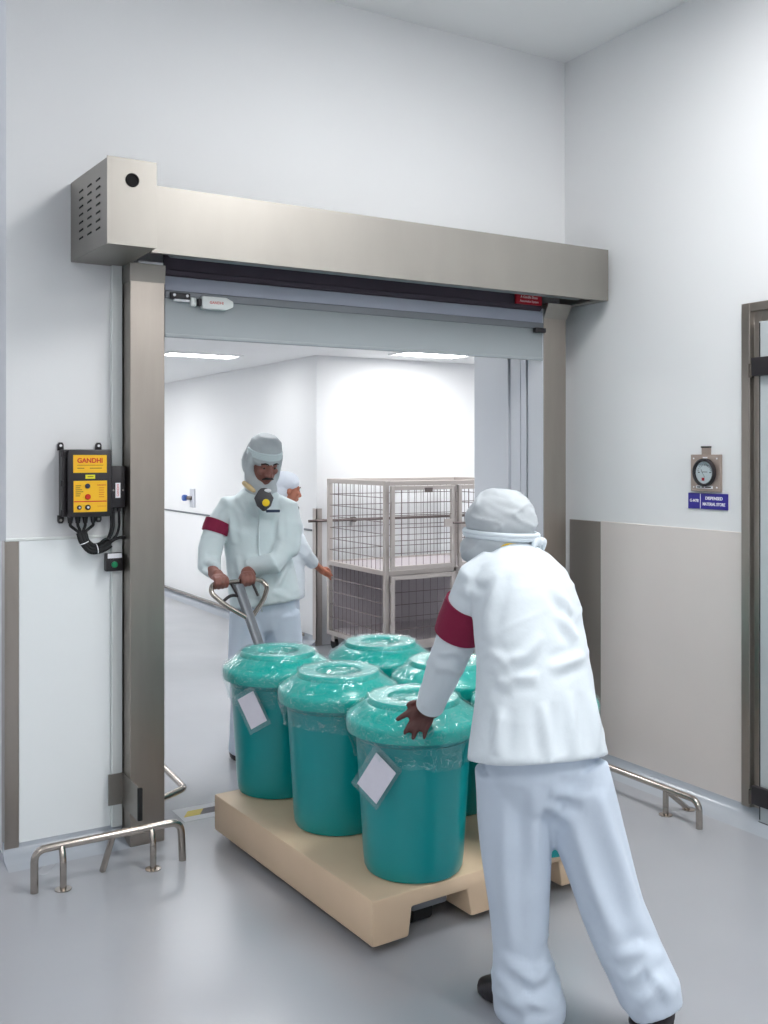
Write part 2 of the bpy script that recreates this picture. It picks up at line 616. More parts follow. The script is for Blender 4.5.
lamp('ceiling_light', 2.70, 3.30, 3.70, 3.95, 2.44, M['lamp_far'], 'lit white ceiling panel over the corridor, left of the two under the door curtain', None)
lamp('ceiling_light', 4.33, 4.93, 2.30, 2.93, 2.44, M['lamp_far'], 'lit white ceiling panel just above the wire cage trolley', None)
for x0, y0 in ((2.1, 1.1), (1.5, 6.0), (2.2, 6.0), (5.5, 1.4), (2.3, 8.0)):
    lamp('ceiling_light', x0, x0 + 0.6, y0, y0 + 0.6, 2.44, M['lamp_far'], 'square ceiling panel lamp hidden above the doorway', 'hidden lamps beyond the doorway')
for x0, y0 in ((2.1, -2.7), (2.3, -5.6), (-1.2, -5.4)):
    lamp('ceiling_light', x0, x0 + 0.6, y0, y0 + 1.2, 3.73, M['lamp'], 'long ceiling panel lamp out of frame above the near room', 'lamps over the near room')

# ------------------------------------------------------------------ roller door
rd = empty('roller_door', (2.3, 0, 0), 'brushed steel roller door with long header box, two posts and grey curtain rolled up', 'door')
h = MB()
h.box(1.222, 3.605, -0.37, -0.364, 2.385, 2.645)           # front sheet
h.box(1.222, 3.605, -0.364, -0.002, 2.639, 2.645)          # top sheet
h.box(3.599, 3.605, -0.364, -0.002, 2.385, 2.639)          # end sheet
h.box(1.222, 3.599, -0.364, -0.345, 2.385, 2.391)          # folded lip
h.box(3.545, 3.599, -0.345, -0.002, 2.385, 2.391)
h.build('header_cover', M['steel'], rd, smooth=0)
b = MB()
b.prism([(1.216, -0.44), (1.222, -0.002), (1.003, -0.002), (1.031, -0.44)], 'z', 2.385, 2.708, 0.003)
mb = b.build('motor_box', M['steel'], rd, smooth=0)
t = MB()
t.lathe([(0, 0), (0.026, 0), (0.026, 0.004), (0.021, 0.006), (0.019, 0.001), (0, 0.0005)], (1.124, -0.4435, 2.632), 32, (0, -1, 0))
t.build('cable_hole', M['hole'], mb)
t = MB()
for k, y in enumerate((-0.335, -0.235, -0.135)):
    for i in range(7):
        z = 2.648 - i * 0.031
        t.prism([(y - 0.028, z), (y + 0.028, z), (y + 0.028, z - 0.008), (y - 0.028, z - 0.005)], 'x', 1.0015 - (y + 0.002) * 0.064, 1.010 - (y + 0.002) * 0.064)
t.build('vent_slots', M['hole'], mb, smooth=0)
t = MB()
t.box(1.029, 1.219, -0.444, -0.4405, 2.385, 2.712, 0.001)
t.build('cover_plate', M['steel'], mb, smooth=0)
for x0, x1 in ((1.212, 1.357), (3.388, 3.538)):
    p = MB().box(x0, x1, -0.125, -0.001, 0.0, 2.36, 0.003).build('side_post', M['steel_post'], rd, smooth=0)
    MB().prism([(-0.125, 2.31), (-0.132 if x0 < 2 else -0.165, 2.385), (-0.002, 2.385), (-0.002, 2.31)], 'x', x0 - 0.002, x1 + (0.002 if x0 < 2 else 0.006), 0.001).build('post_hood', M['steel'], p, smooth=0)
MB().box(3.381, 3.387, -0.122, -0.004, 0.0, 2.36, 0.001).build('guide_liner', M['jamb'], rd, smooth=0)
MB().cyl((1.36, -0.215, 2.50), (3.54, -0.215, 2.50), 0.095, 40).build('curtain_roll', M['curtain'], rd)
c = MB()
c.box(1.36, 3.385, -0.105, -0.095, 2.345, 2.60).box(1.36, 3.385, -0.112, -0.094, 2.352, 2.376, 0.004)
c.build('roll_guard', M['cavity'], rd, smooth=0)
c = MB()
n = 60
pts = [(1.359 + (3.386 - 1.359) * i / n) for i in range(n + 1)]
cu = MB().box(1.359, 3.385, -0.120, -0.112, 2.095, 2.262, 0.002).build('curtain', M['curtain'], rd, smooth=0)
MB().box(1.359, 3.385, -0.123, -0.109, 2.090, 2.106, 0.004).build('bottom_edge', M['curtain'], cu, smooth=0)
MB().box(1.36, 3.385, -0.120, -0.110, 2.284, 2.345, 0.002).build('clear_strip', M['strip'], rd, smooth=0)
MB().box(1.36, 3.385, -0.125, -0.108, 2.252, 2.286, 0.004).build('stiffener_bar', M['darkbar'], rd, smooth=0)
s = MB().box(1.378, 1.462, -0.144, -0.120, 2.250, 2.276, 0.003).build('sensor_block', M['black'], rd)
for x in (1.392, 1.448):
    MB().lathe([(0, 0), (0.006, 0), (0.006, 0.003), (0, 0.003)], (x, -0.144, 2.265), 14, (0, -1, 0)).build('screw', M['white'], s)
MB().box(1.395, 1.46, -0.140, -0.122, 2.241, 2.2495).build('light_bar', M['white'], s)
s = MB()
s.prism([(1.512, 2.270), (1.512, 2.217), (1.620, 2.217), (1.652, 2.232), (1.652, 2.255), (1.620, 2.270)], 'y', -0.152, -0.120, 0.004)
s = s.build('signal_box', M['trimw'], rd)
text('box_mark', 'GANDHI', 0.016, (1.575, -0.1526, 2.244), ROT_Y, M['red'], s)
MB().box(1.496, 1.5115, -0.146, -0.122, 2.228, 2.258, 0.003).build('cable_gland', M['black'], s)
MB().box(1.466, 1.490, -0.138, -0.120, 2.225, 2.262, 0.003).build('mount_tab', M['trimw'], s)
s = MB().box(3.315, 3.384, -0.148, -0.122, 2.232, 2.256, 0.003).build('sensor_block', M['black'], rd)
MB().lathe([(0, 0), (0.006, 0), (0.006, 0.003), (0, 0.003)], (3.328, -0.1, 2.245), 14, (0, -1, 0)).build('screws', M['white'], s)
s = MB().box(3.205, 3.372, -0.128, -0.1125, 2.374, 2.426, 0.001).build('warning_sticker', M['crimson'], rd, smooth=0)
text('sticker_text', 'A Gandhi Door', 0.018, (3.288, -0.1282, 2.410), ROT_Y, M['white'], s, sx=1.0)
text('sticker_text', 'Automation System', 0.016, (3.288, -0.1282, 2.389), ROT_Y, M['white'], s, sx=0.95)
# light-curtain bracket at the foot of the left post
k = MB()
k.box(1.148, 1.2105, -0.038, -0.031, 0.155, 0.282).box(1.2065, 1.2115, -0.245, -0.008, 0.145, 0.282, 0.001)
k = k.build('sensor_bracket', M['steel'], rd, smooth=0)
MB().box(1.203, 1.222, -0.262, -0.2455, 0.150, 0.280, 0.004).build('sensor_eye', M['rubber'], k)

# ------------------------------------------------------------------ control boxes by the door
cp = empty('control_box', (1.045, -0.05, 1.345), 'black wall control box with two yellow labels and cables, left of the door post', 'control box')
b = MB()
b.box(0.955, 1.142, -0.075, 0.0, 1.352, 1.622, 0.008).box(0.968, 1.142, -0.112, -0.078, 1.352, 1.622, 0.008)
b.box(0.950, 0.968, -0.085, -0.06, 1.36, 1.615, 0.004)
for z in (1.37, 1.487, 1.605):
    b.cyl((0.951, -0.087, z - 0.012), (0.951, -0.087, z + 0.012), 0.007, 12)
b.build('housing', M['black'], cp)
for x, z, s in ((0.962, 1.622, 1), (1.115, 1.622, 1), (0.962, 1.352, -1), (1.115, 1.352, -1)):
    l = MB()
    pr = [(x - 0.012, z - s * 0.004), (x + 0.012, z - s * 0.004), (x + 0.012, z + s * 0.02), (x + 0.007, z + s * 0.029), (x - 0.007, z + s * 0.029), (x - 0.012, z + s * 0.02)]
    l.prism(pr, 'y', -0.012, -0.001, 0.001)
    lo = l.build('mounting_lug', M['black'], cp)
    MB().lathe([(0, 0), (0.0055, 0), (0.0055, 0.001), (0, 0.001)], (x, -0.012, z + s * 0.016), 12, (0, -1, 0)).build('screw_head', M['white'] if s > 0 else M['steel'], lo)
yf = -0.1126
lb = MB().box(0.987, 1.120, yf - 0.001, yf + 0.001, 1.529, 1.600).build('maker_label', M['yellow'], cp, smooth=0)
text('label_text', 'GANDHI', 0.026, (1.053, yf - 0.0012, 1.577), ROT_Y, M['red'], lb, sx=1.0, bold=0.0008)
for a0, a1, b0, b1 in ((1.002, 1.106, 1.5585, 1.560), (1.003, 1.030, 1.546, 1.5485), (1.052, 1.100, 1.546, 1.5485)):
    MB().box(a0, a1, yf - 0.0016, yf, b0, b1).build('fine_print', M['ink'], lb, smooth=0)
lb = MB().box(1.035, 1.073, yf - 0.001, yf + 0.001, 1.505, 1.521).build('small_label', M['lemon'], cp, smooth=0)
MB().box(1.043, 1.066, yf - 0.0016, yf, 1.5115, 1.5145).build('fine_print', M['ink'], lb, smooth=0)
lb = MB().box(0.988, 1.121, yf - 0.001, yf + 0.001, 1.372, 1.497).build('operating_label', M['yellow'], cp, smooth=0)
for i, wd in enumerate((0.022, 0.018, 0.025, 0.030, 0.020, 0.017)):
    MB().box(0.996, 0.996 + wd, yf - 0.0016, yf, 1.476 - i * 0.008, 1.4785 - i * 0.008).build('fine_print', M['ink'], lb, smooth=0)
for i in range(5):
    MB().box(1.088, 1.110 - 0.002 * (i % 2), yf - 0.0016, yf, 1.466 - i * 0.009, 1.470 - i * 0.009).build('fine_print', M['orange'], lb, smooth=0)
MB().box(0.989, 1.120, yf - 0.0016, yf, 1.412, 1.4165).build('red_line', M['red'], lb, smooth=0)
text('label_text', 'GANDHI', 0.009, (1.099, yf - 0.0012, 1.479), ROT_Y, M['red'], lb)
text('label_text', 'GANDHI', 0.009, (1.099, yf - 0.0012, 1.394), ROT_Y, M['orange'], lb)
for nm, x, z, r, m in (('selector_switch', 1.043, 1.476, 0.010, 'navy'), ('stop_button', 1.044, 1.433, 0.011, 'red'), ('push_button', 1.010, 1.391, 0.009, 'black'), ('push_button', 1.044, 1.391, 0.011, 'black')):
    kn = MB().lathe([(0, 0), (r, 0), (r, 0.004), (r * 0.8, 0.007), (0, 0.008)], (x, yf - 0.001, z), 24, (0, -1, 0)).build(nm, M[m], cp)
    if nm == 'push_button':
        MB().lathe([(0, 0), (r * 0.45, 0), (r * 0.4, 0.002), (0, 0.002)], (x, yf - 0.009, z), 16, (0, -1, 0)).build('button_mark', M['paper'], kn)
for x in (0.990, 1.020, 1.050, 1.082):
    MB().cyl((x, -0.05, 1.353), (x, -0.05, 1.325), 0.012, 16, 0.009).build('cable_gland', M['black'], cp)

jb = empty('junction_box', (1.17, -0.03, 1.38), 'black junction box with small white label between control box and steel door post', 'junction box')
MB().box(1.145, 1.207, -0.082, -0.031, 1.384, 1.555, 0.006).build('housing', M['black'], jb)
lb = MB().box(1.164, 1.184, -0.0835, -0.0815, 1.425, 1.486).build('white_label', M['white'], jb, smooth=0)
text('label_text', 'GANDHI', 0.013, (1.174, -0.0838, 1.456), ROT_Y @ Matrix.Rotation(math.radians(90), 3, 'Z'), M['red'], lb)
for x in (1.156, 1.195):
    MB().lathe([(0, 0), (0.004, 0), (0.004, 0.002), (0, 0.002)], (x, -0.082, 1.456), 12, (0, -1, 0)).build('screw', M['steel'], jb)
for x in (1.158, 1.186):
    MB().cyl((x, -0.055, 1.385), (x, -0.055, 1.368), 0.009, 14).build('cable_gland', M['black'], jb)

cb = MB()
yb = -0.055
for dx in (-0.012, 0.0, 0.012):
    cb.tube([(1.035 + dx, yb, 1.285), (1.042 + dx, yb - 0.006, 1.25), (1.075 + dx * 0.6, yb, 1.215 + dx), (1.115, yb + dx, 1.222 + dx), (1.150, yb + dx, 1.243 + dx)], 0.0105, fillet=0.03)
for x in (0.990, 1.020, 1.050, 1.082):
    cb.tube([(x, -0.05, 1.3245), (x, -0.052, 1.315), (1.035 + (x - 1.035) * 0.3, yb, 1.290), (1.037, yb, 1.27)], 0.006, fillet=0.02)
for x in (1.155, 1.163, 1.186):
    cb.tube([(x, -0.055, 1.3675), (x, -0.058, 1.30), (x - 0.012, -0.055, 1.262), (1.12, yb, 1.228)], 0.0055, fillet=0.03)
cb.tube([(1.10, yb, 1.225), (1.112, yb - 0.012, 1.250), (1.135, yb - 0.012, 1.262), (1.155, yb, 1.24)], 0.0045, fillet=0.02)
cb.tube([(1.14, yb, 1.235), (1.175, yb, 1.258), (1.21, -0.06, 1.262)], 0.006, fillet=0.02)
cb = tag(cb.build('cable_bundle', M['rubber'], origin=(1.09, -0.05, 1.25), smooth=60), 'looped bundle of black cables hanging below the black control box', 'cables')
for p, d in (((1.043, yb, 1.245), (0.4, 0, -1)), ((1.095, yb, 1.217), (1, 0, 0.15))):
    MB().lathe([(0.022, -0.002), (0.0235, 0), (0.022, 0.002)], p, 24, d).build('cable_tie', M['white'], cb)

pb = empty('push_button_box', (1.168, -0.03, 1.12), 'small black wall box with one green push button, under the cable loop', 'switch')
MB().box(1.130, 1.203, -0.058, -0.031, 1.122, 1.198, 0.006).build('housing', M['black'], pb)
MB().lathe([(0, 0), (0.013, 0), (0.013, 0.005), (0.009, 0.008), (0, 0.009)], (1.167, -0.058, 1.150), 24, (0, -1, 0)).build('green_button', M['green'], pb)
MB().box(1.139, 1.198, -0.0595, -0.0575, 1.176, 1.196).build('white_label', M['white'], pb, smooth=0)

# ------------------------------------------------------------------ right wall: gauge, sign, door
gg = empty('pressure_gauge', (XR - 0.01, -0.978, 1.43), 'round pressure gauge with black rim on a square steel plate above the blue sign', 'gauge')
MB().box(XR - 0.016, XR - 0.0005, -1.064, -0.892, 1.432, 1.602, 0.003).build('plate', M['gauge'], gg, smooth=0)
MB().lathe([(0.052, 0), (0.064, 0), (0.064, 0.014), (0.058, 0.018), (0.052, 0.014), (0.052, 0)], (XR - 0.016, -0.978, 1.520), 48, (-1, 0, 0)).build('rim', M['black'], gg)
d = MB().lathe([(0, 0), (0.053, 0), (0.053, 0.004), (0, 0.004)], (XR - 0.016, -0.978, 1.520), 40, (-1, 0, 0)).build('dial', M['dial'], gg)
t = MB()
for i in range(11):
    a = math.radians(160 - i * 14 if i else 160)
    c0 = V(XR - 0.0206, -0.978 - math.cos(a) * -0.0, 1.515)
    p0 = c0 + V(0, -math.cos(a) * 0.036, math.sin(a) * 0.036)
    p1 = c0 + V(0, -math.cos(a) * 0.043, math.sin(a) * 0.043)
    t.cyl(p0, p1, 0.0008, 6)
t.cyl((XR - 0.0206, -0.978, 1.497), (XR - 0.0206, -0.957, 1.535), 0.0008, 6)
t.box(XR - 0.0208, XR - 0.0202, -0.995, -0.961, 1.521, 1.5235).box(XR - 0.0208, XR - 0.0202, -0.950, -0.940, 1.518, 1.522).box(XR - 0.0208, XR - 0.0202, -1.016, -1.006, 1.518, 1.522)
t.build('scale_marks', M['black'], d, smooth=0)
MB().box(XR - 0.0212, XR - 0.020, -0.977, -0.962, 1.482, 1.496).build('red_mark', M['crimson'], d, smooth=0)
MB().lathe([(0, 0), (0.054, 0), (0.050, 0.003), (0, 0.005)], (XR - 0.028, -0.978, 1.520), 40, (-1, 0, 0)).build('glass', M['glass'], gg)
for y in (-1.045, -0.911):
    for z in (1.452, 1.584):
        MB().lathe([(0, 0), (0.004, 0), (0.003, 0.002), (0, 0.002)], (XR - 0.016, y, z), 10, (-1, 0, 0)).build('screw', M['white'], gg)
s = MB().box(XR - 0.0175, XR - 0.0155, -1.022, -0.925, 1.446, 1.459).build('name_strip', M['white'], gg, smooth=0)
for y0, y1 in ((-0.952, -0.932), (-0.972, -0.958), (-1.012, -0.980)):
    MB().box(XR - 0.018, XR - 0.0172, y0, y1, 1.450, 1.455).build('fine_print', M['ink'], s, smooth=0)
MB().box(XR - 0.018, XR - 0.0155, -0.992, -0.965, 1.585, 1.591).build('top_mark', M['white'], gg, smooth=0)
tb = MB().box(XR - 0.010, XR - 0.0005, -1.000, -0.951, 1.600, 1.636, 0.002).build('top_tab', M['gauge'], gg, smooth=0)
MB().box(XR - 0.013, XR - 0.0005, -1.001, -0.950, 1.633, 1.640).build('tab_edge', M['black'], tb, smooth=0)

sg = empty('room_sign', (XR - 0.004, -0.982, 1.35), 'violet blue room sign with white lettering under the pressure gauge', 'sign')
MB().box(XR - 0.006, XR - 0.0005, -1.097, -0.868, 1.351, 1.424, 0.0015).build('board', M['signblue'], sg, smooth=0)
xs = XR - 0.0065
MB().box(xs - 0.0004, xs + 0.001, -0.943, -0.940, 1.353, 1.422).build('divider_line', M['white'], sg, smooth=0)
text('room_number', 'G-M78', 0.019, (xs, -0.905, 1.388), ROT_X, M['white'], sg, sx=0.95, bold=0.0004)
text('room_name', 'DISPENSED', 0.020, (xs, -1.020, 1.401), ROT_X, M['white'], sg, bold=0.0004)
text('room_name', 'MATERIAL STORE', 0.020, (xs, -1.019, 1.374), ROT_X, M['white'], sg, sx=0.82, bold=0.0004)

dr = empty('door_1', (XR, -1.7, 0), 'grey door in a brown steel frame with black hinges at the right edge', 'door')
dr['kind'] = 'structure'
f = MB()
f.prism([(XR, -1.195), (XR - 0.035, -1.195), (XR - 0.035, -1.238), (XR - 0.012, -1.246), (XR - 0.012, -1.285), (XR, -1.285)], 'z', 0.065, 2.262, 0.002)
f.box(XR - 0.035, XR - 0.002, -2.31, -1.239, 2.225, 2.262, 0.002).box(XR - 0.012, XR - 0.001, -2.265, -1.286, 2.178, 2.2245, 0.001)
f.prism([(XR, -2.35), (XR - 0.035, -2.35), (XR - 0.035, -2.31), (XR - 0.012, -2.30), (XR - 0.012, -2.265), (XR, -2.265)], 'z', 0.065, 2.262, 0.002)
f.build('door_frame', M['steel_post'], dr, smooth=0)
lf = MB().box(XR - 0.036, XR - 0.002, -2.262, -1.288, 0.02, 2.175, 0.003).build('door_leaf', M['door'], dr, smooth=0)
MB().box(XR - 0.038, XR - 0.001, -2.262, -1.286, 0.004, 0.022, 0.002).build('bottom_seal', M['rubber'], lf, smooth=0)
MB().box(XR - 0.0372, XR - 0.0352, -1.296, -1.291, 0.03, 2.17).build('edge_gap', M['black'], lf, smooth=0)
for z in (1.975, 0.13):
    hg = MB().box(XR - 0.062, XR - 0.036, -1.40, -1.268, z - 0.035, z + 0.045, 0.004).build('hinge', M['black'], dr)
    MB().cyl((XR - 0.045, -1.255, z - 0.04), (XR - 0.045, -1.255, z + 0.02), 0.011, 16).build('hinge_pin', M['steel_dark'], hg)

# ------------------------------------------------------------------ floor bumper rails
def flange(x, y):
    return MB().lathe([(0, 0), (0.030, 0), (0.030, 0.004), (0.012, 0.007), (0, 0.007)], (x, y, 0), 28)


bl = empty('bumper_rail', (1.07, -0.36, 0), 'low bent steel bumper rail on the floor in front of the left door post', 'rail')
MB().tube([(0.787, -0.36, 0.0), (0.787, -0.36, 0.155), (1.345, -0.355, 0.155), (1.352, -0.355, 0.0)], 0.0145, fillet=0.045).build('rail_tube', M['tube'], bl, 60)
for x, y in ((0.884, -0.385), (1.225, -0.38)):
    p = MB().tube([(x, y + 0.022, 0.150), (x, y, 0.11), (x, y, 0.003)], 0.0125, fillet=0.02).build('post', M['tube'], bl, 60)
    flange(x, y).build('foot_flange', M['tube'], p)
MB().tube([(1.075, -0.356, 0.150), (1.052, -0.300, 0.003)], 0.0125).build('brace', M['tube'], bl, 60)

br = empty('bumper_rail', (3.36, -0.6, 0), 'low steel bumper rail along the foot of the right wall', 'rail')
MB().tube([(3.362, -0.02, 0.0), (3.362, -0.02, 0.118), (3.362, -1.175, 0.118), (3.362, -1.175, 0.0)], 0.0145, fillet=0.05).build('rail_tube', M['tube'], br, 60)
for y in (-0.985, -0.25):
    p = MB().tube([(3.362, y, 0.112), (3.362, y, 0.003)], 0.013).build('post', M['tube'], br, 60)
    flange(3.362, y).build('foot_flange', M['tube'], p)
    q = MB().tube([(3.365, y, 0.108), (3.50, y - 0.005, 0.004)], 0.0115).build('brace', M['tube'], br, 60)
    flange(3.505, y - 0.005).build('foot_flange', M['tube'], q)

bf = empty('bumper_rail', (1.45, 0.3, 0), 'short bent steel bumper rail just inside the doorway behind the left post', 'rail')
MB().tube([(1.565, 0.75, 0.0), (1.565, 0.75, 0.115), (1.535, 0.13, 0.115), (1.38, 0.055, 0.105), (1.37, 0.05, 0.0)], 0.0145, fillet=0.03).build('rail_tube', M['tube'], bf, 60)

# hazard tape across the threshold
ft = MB().box(1.50, 3.30, 0.03, 0.20, 0.0, 0.001)
ft = tag(ft.build('floor_tape', M['tapew'], origin=(2.4, 0.1, 0), smooth=0), 'white floor tape with yellow and dark diagonal stripes across the doorway', 'tape')
ty, tk = MB(), MB()
for i in range(12):
    x = 1.515 + i * 0.15
    q = [(x, 0.085), (x + 0.075, 0.085), (x + 0.115, 0.15), (x + 0.04, 0.15)]
    ty.prism(q, 'z', 0.001, 0.0016)
    tk.prism([(a + 0.075, b_) for a, b_ in q], 'z', 0.001, 0.0016)
ty.build('yellow_stripes', M['tapey'], ft, smooth=0)
tk.build('dark_stripes', M['tapeb'], ft, smooth=0)

# ------------------------------------------------------------------ pallet
PZ0, PZ1 = 0.03, 0.18
ang = math.radians(2.7)
PM = Matrix.Translation((1.606, -1.408, 0)) @ Matrix.Rotation(ang, 4, 'Z')     # front left corner, x right, y away
pl = MB()
PWD, PLN = 0.96, 1.22
prof = [(0, PZ1), (PWD, PZ1), (PWD, PZ0), (PWD - 0.14, PZ0), (PWD - 0.155, PZ1 - 0.055), (0.575, PZ1 - 0.055), (0.56, PZ0), (0.40, PZ0), (0.385, PZ1 - 0.055), (0.155, PZ1 - 0.055), (0.142, PZ0), (0, PZ0)]
pl.prism(prof, 'y', 0, PLN, 0.009, PM)
po = tag(pl.build('pallet', M['pallet'], origin=PM @ V(PWD / 2, PLN / 2, 0), smooth=40), 'cream plastic pallet carrying the teal drums', 'pallet')

# pallet truck under it, its handle towards the far worker
pt = empty('pallet_truck', (2.06, 0.08, 0), 'grey hand pallet truck under the pallet, looped steel handle held by the far worker', 'pallet truck')
for x in (0.27, 0.69):
    a = MB().box(x - 0.075, x + 0.075, 0.06, PLN + 0.12, 0.072, 0.118, 0.01, mtx=PM).build('fork', M['darkbar'], pt)
    MB().cyl(PM @ V(x - 0.04, 0.14, 0.042), PM @ V(x + 0.04, 0.14, 0.042), 0.041, 24).build('fork_roller', M['rubber'], a)
MB().box(0.20, 0.76, PLN + 0.02, PLN + 0.14, 0.075, 0.20, 0.015, mtx=PM).build('cross_head', M['darkbar'], pt)
pu = MB().cyl((2.055, 0.10, 0.09), (2.055, 0.10, 0.36), 0.045, 24).build('hydraulic_pump', M['darkbar'], pt)
MB().cyl((2.055, 0.10, 0.36), (2.055, 0.10, 0.43), 0.022, 16).build('piston', M['tube'], pu)
for dx in (-0.05, 0.05):
    MB().cyl((2.055 + dx - 0.022, 0.13, 0.085), (2.055 + dx + 0.022, 0.13, 0.085), 0.085, 32).build('steer_wheel', M['rubber'], pt)
hb, ht = V(2.058, 0.12, 0.27), V(1.966, 0.565, 0.960)
hd = (ht - hb).normalized()
hl = V(0.98, 0.196, 0).normalized()
hn = hl.cross(hd)
sh = MB()
sh.loft([(hb, 0.024, 0.016), (hb + (ht - hb) * 0.5, 0.024, 0.016), (ht - hd * 0.02, 0.028, 0.016)], hl, 16, 0.2, 0.6)
sh = sh.build('handle_shaft', M['darkbar'], pt)
lp = MB()
loop = [ht - hd * 0.20 - hl * 0.015, ht - hd * 0.12 - hl * 0.115, ht - hd * 0.045 - hl * 0.172, ht - hl * 0.145, ht + hl * 0.145, ht - hd * 0.045 + hl * 0.172, ht - hd * 0.12 + hl * 0.115, ht - hd * 0.20 + hl * 0.015]
lp.tube(loop, 0.0125, fillet=0.045)
lp.build('handle_loop', M['tube'], sh, 60)
lv = MB()
lv.tube([ht - hd * 0.075 - hn * 0.012, ht - hd * 0.06 - hl * 0.05 - hn * 0.02, ht - hd * 0.085 - hl * 0.095 - hn * 0.03], 0.008, fillet=0.04)
lv.build('release_lever', M['black'], sh, 60)
lv = MB()
lv.tube([ht - hd * 0.01 - hl * 0.035, ht - hd * 0.085 - hl * 0.02], 0.009)
lv.build('lever_guard', M['black'], sh, 60)
lv = MB()
lv.tube([ht - hd * 0.01 + hl * 0.125 * 0.7, ht - hd * 0.09 + hl * 0.095], 0.007)
lv.build('handle_stay', M['black'], sh, 60)

# ------------------------------------------------------------------ drums
BODY = [(0, 0), (0.150, 0), (0.164, 0.004), (0.170, 0.016), (0.174, 0.05), (0.199, 0.455), (0.204, 0.46), (0.205, 0.50), (0, 0.50)]
LID = [(0.211, 0.478), (0.230, 0.478), (0.232, 0.488), (0.234, 0.508), (0.232, 0.520), (0.226, 0.528), (0.214, 0.533), (0.210, 0.539), (0.170, 0.566), (0.161, 0.569), (0.158, 0.583), (0.153, 0.588), (0.098, 0.588), (0.090, 0.586), (0.085, 0.578),
       (0.080, 0.540), (0.076, 0.536), (0.042, 0.536), (0.037, 0.540), (0.034, 0.570), (0.029, 0.577), (0, 0.579)]
COVER = [(0.0, 0.583), (0.030, 0.583), (0.05, 0.578), (0.078, 0.580), (0.097, 0.593), (0.154, 0.593), (0.166, 0.582), (0.180, 0.566), (0.214, 0.543), (0.232, 0.532), (0.2365, 0.510), (0.2345, 0.480), (0.226, 0.462), (0.217, 0.440), (0.209, 0.42), (0.207, 0.405)]
ME = {}


def drum(x, y, label, first, seed, rot, low):
    r = empty('drum', (x, y, PZ1), label, 'drum', 'teal drums on the pallet')
    if first:
        ME['body'] = MB().lathe(BODY, (x, y, PZ1), 64).build('body', M['teal'], r, 40)
        ME['lid'] = MB().lathe(LID, (x, y, PZ1), 64).build('lid', M['teal_lid'], r, 35)
    else:
        for k in ('body', 'lid'):
            o = ME[k].copy()
            COL.objects.link(o)
            o.parent = r
    # crinkled clear film tied over the lid
    b = bmesh.new()
    seg = 96
    P, _ = spline([V(a, 0, c) for a, c in COVER], [0] * len(COVER), 3)
    rings = []
    for j, p in enumerate(P):
        ring = []
        fl = max(0.0, (0.50 - p.z) / 0.115)
        for i in range(seg):
            a = 2 * math.pi * i / seg
            nz = noise.noise(V(math.cos(a) * 3 + seed, math.sin(a) * 3, p.z * 4))
            pleat = math.sin(a * 23 + 2.5 * noise.noise(V(a * 2, seed, 0)))
            crk = noise.noise(V(math.cos(a) * p.x * 34, math.sin(a) * p.x * 34 + seed, p.z * 30))
            rr = p.x + (0.005 * pleat * fl + 0.010 * nz * fl if p.x > 0.2 else 0) + 0.0042 * abs(crk)
            rr = max(rr, 0.0)
            z = p.z + 0.006 * abs(crk) - (low + 0.03 * nz) * fl * fl * 0.6
            if fl > 0:
                rr = max(rr, 0.1995 + 0.004 + (z - 0.455) * 0.06)
            ring.append(b.verts.new((rr * math.cos(a), rr * math.sin(a), z)))
        rings.append(ring)
    for A, B in zip(rings[1:], rings[2:]):
        for i in range(seg):
            k = (i + 1) % seg
            b.faces.new((A[i], A[k], B[k], B[i]))
    bmesh.ops.contextual_create(b, geom=rings[1])
    for v in rings[0]:
        b.verts.remove(v)
    m = MB()
    m.bm = b
    bmesh.ops.translate(b, verts=list(b.verts), vec=(x, y, PZ1))
    m.build('plastic_cover', M['film'], r, 180)
    return r


def pouch(r, cx, cy, z, az, tilt, w, hgt):
    """white tag in a clear pouch hung on the drum wall, facing azimuth az"""
    nrm = V(math.cos(az), math.sin(az), 0.06).normalized()
    hor = V(-math.sin(az), math.cos(az), 0)
    up = nrm.cross(hor)
    mtx = Matrix.Translation(V(cx, cy, z) + nrm * 0.213) @ Matrix((hor, up, nrm)).transposed().to_4x4() @ Matrix.Rotation(tilt, 4, 'Z')
    g = MB()
    g.box(-w * 0.72, w * 0.62, -hgt * 0.64, hgt * 0.66, 0.002, 0.008, 0.002, mtx=mtx)
    g = g.build('tag_pouch', M['pouch'], r, 40)
    tg = MB().box(-w / 2, w / 2, -hgt / 2, hgt / 2, 0.0082, 0.0092, mtx=mtx).build('paper_tag', M['paper'], g, smooth=0)


D = [(1.872, -1.232, 'teal drum at the near left corner of the pallet, a hand on its lid', 0.045),
     (1.846, -0.735, 'teal drum without a tag, middle of the left row on the pallet', 0.02),
     (1.814, -0.25, 'teal drum with a white tag, farthest of the left row on the pallet', 0.045),
     (2.295, -0.30, 'teal drum farthest back on the right of the pallet, before the wire cage', 0.02),
     (2.325, -0.792, 'teal drum in the middle of the right row, partly behind the arm', 0.02),
     (2.368, -1.285, 'teal drum mostly hidden behind the worker in front', 0.02)]
DR = [drum(x, y, lb, i == 0, i * 7.3, 0, lo) for i, (x, y, lb, lo) in enumerate(D)]
pouch(DR[0], D[0][0], D[0][1], 0.525, math.radians(237 - 33), math.radians(-33), 0.096, 0.135)
pouch(DR[2], D[2][0], D[2][1], 0.548, math.radians(237 - 20), math.radians(31), 0.082, 0.132)

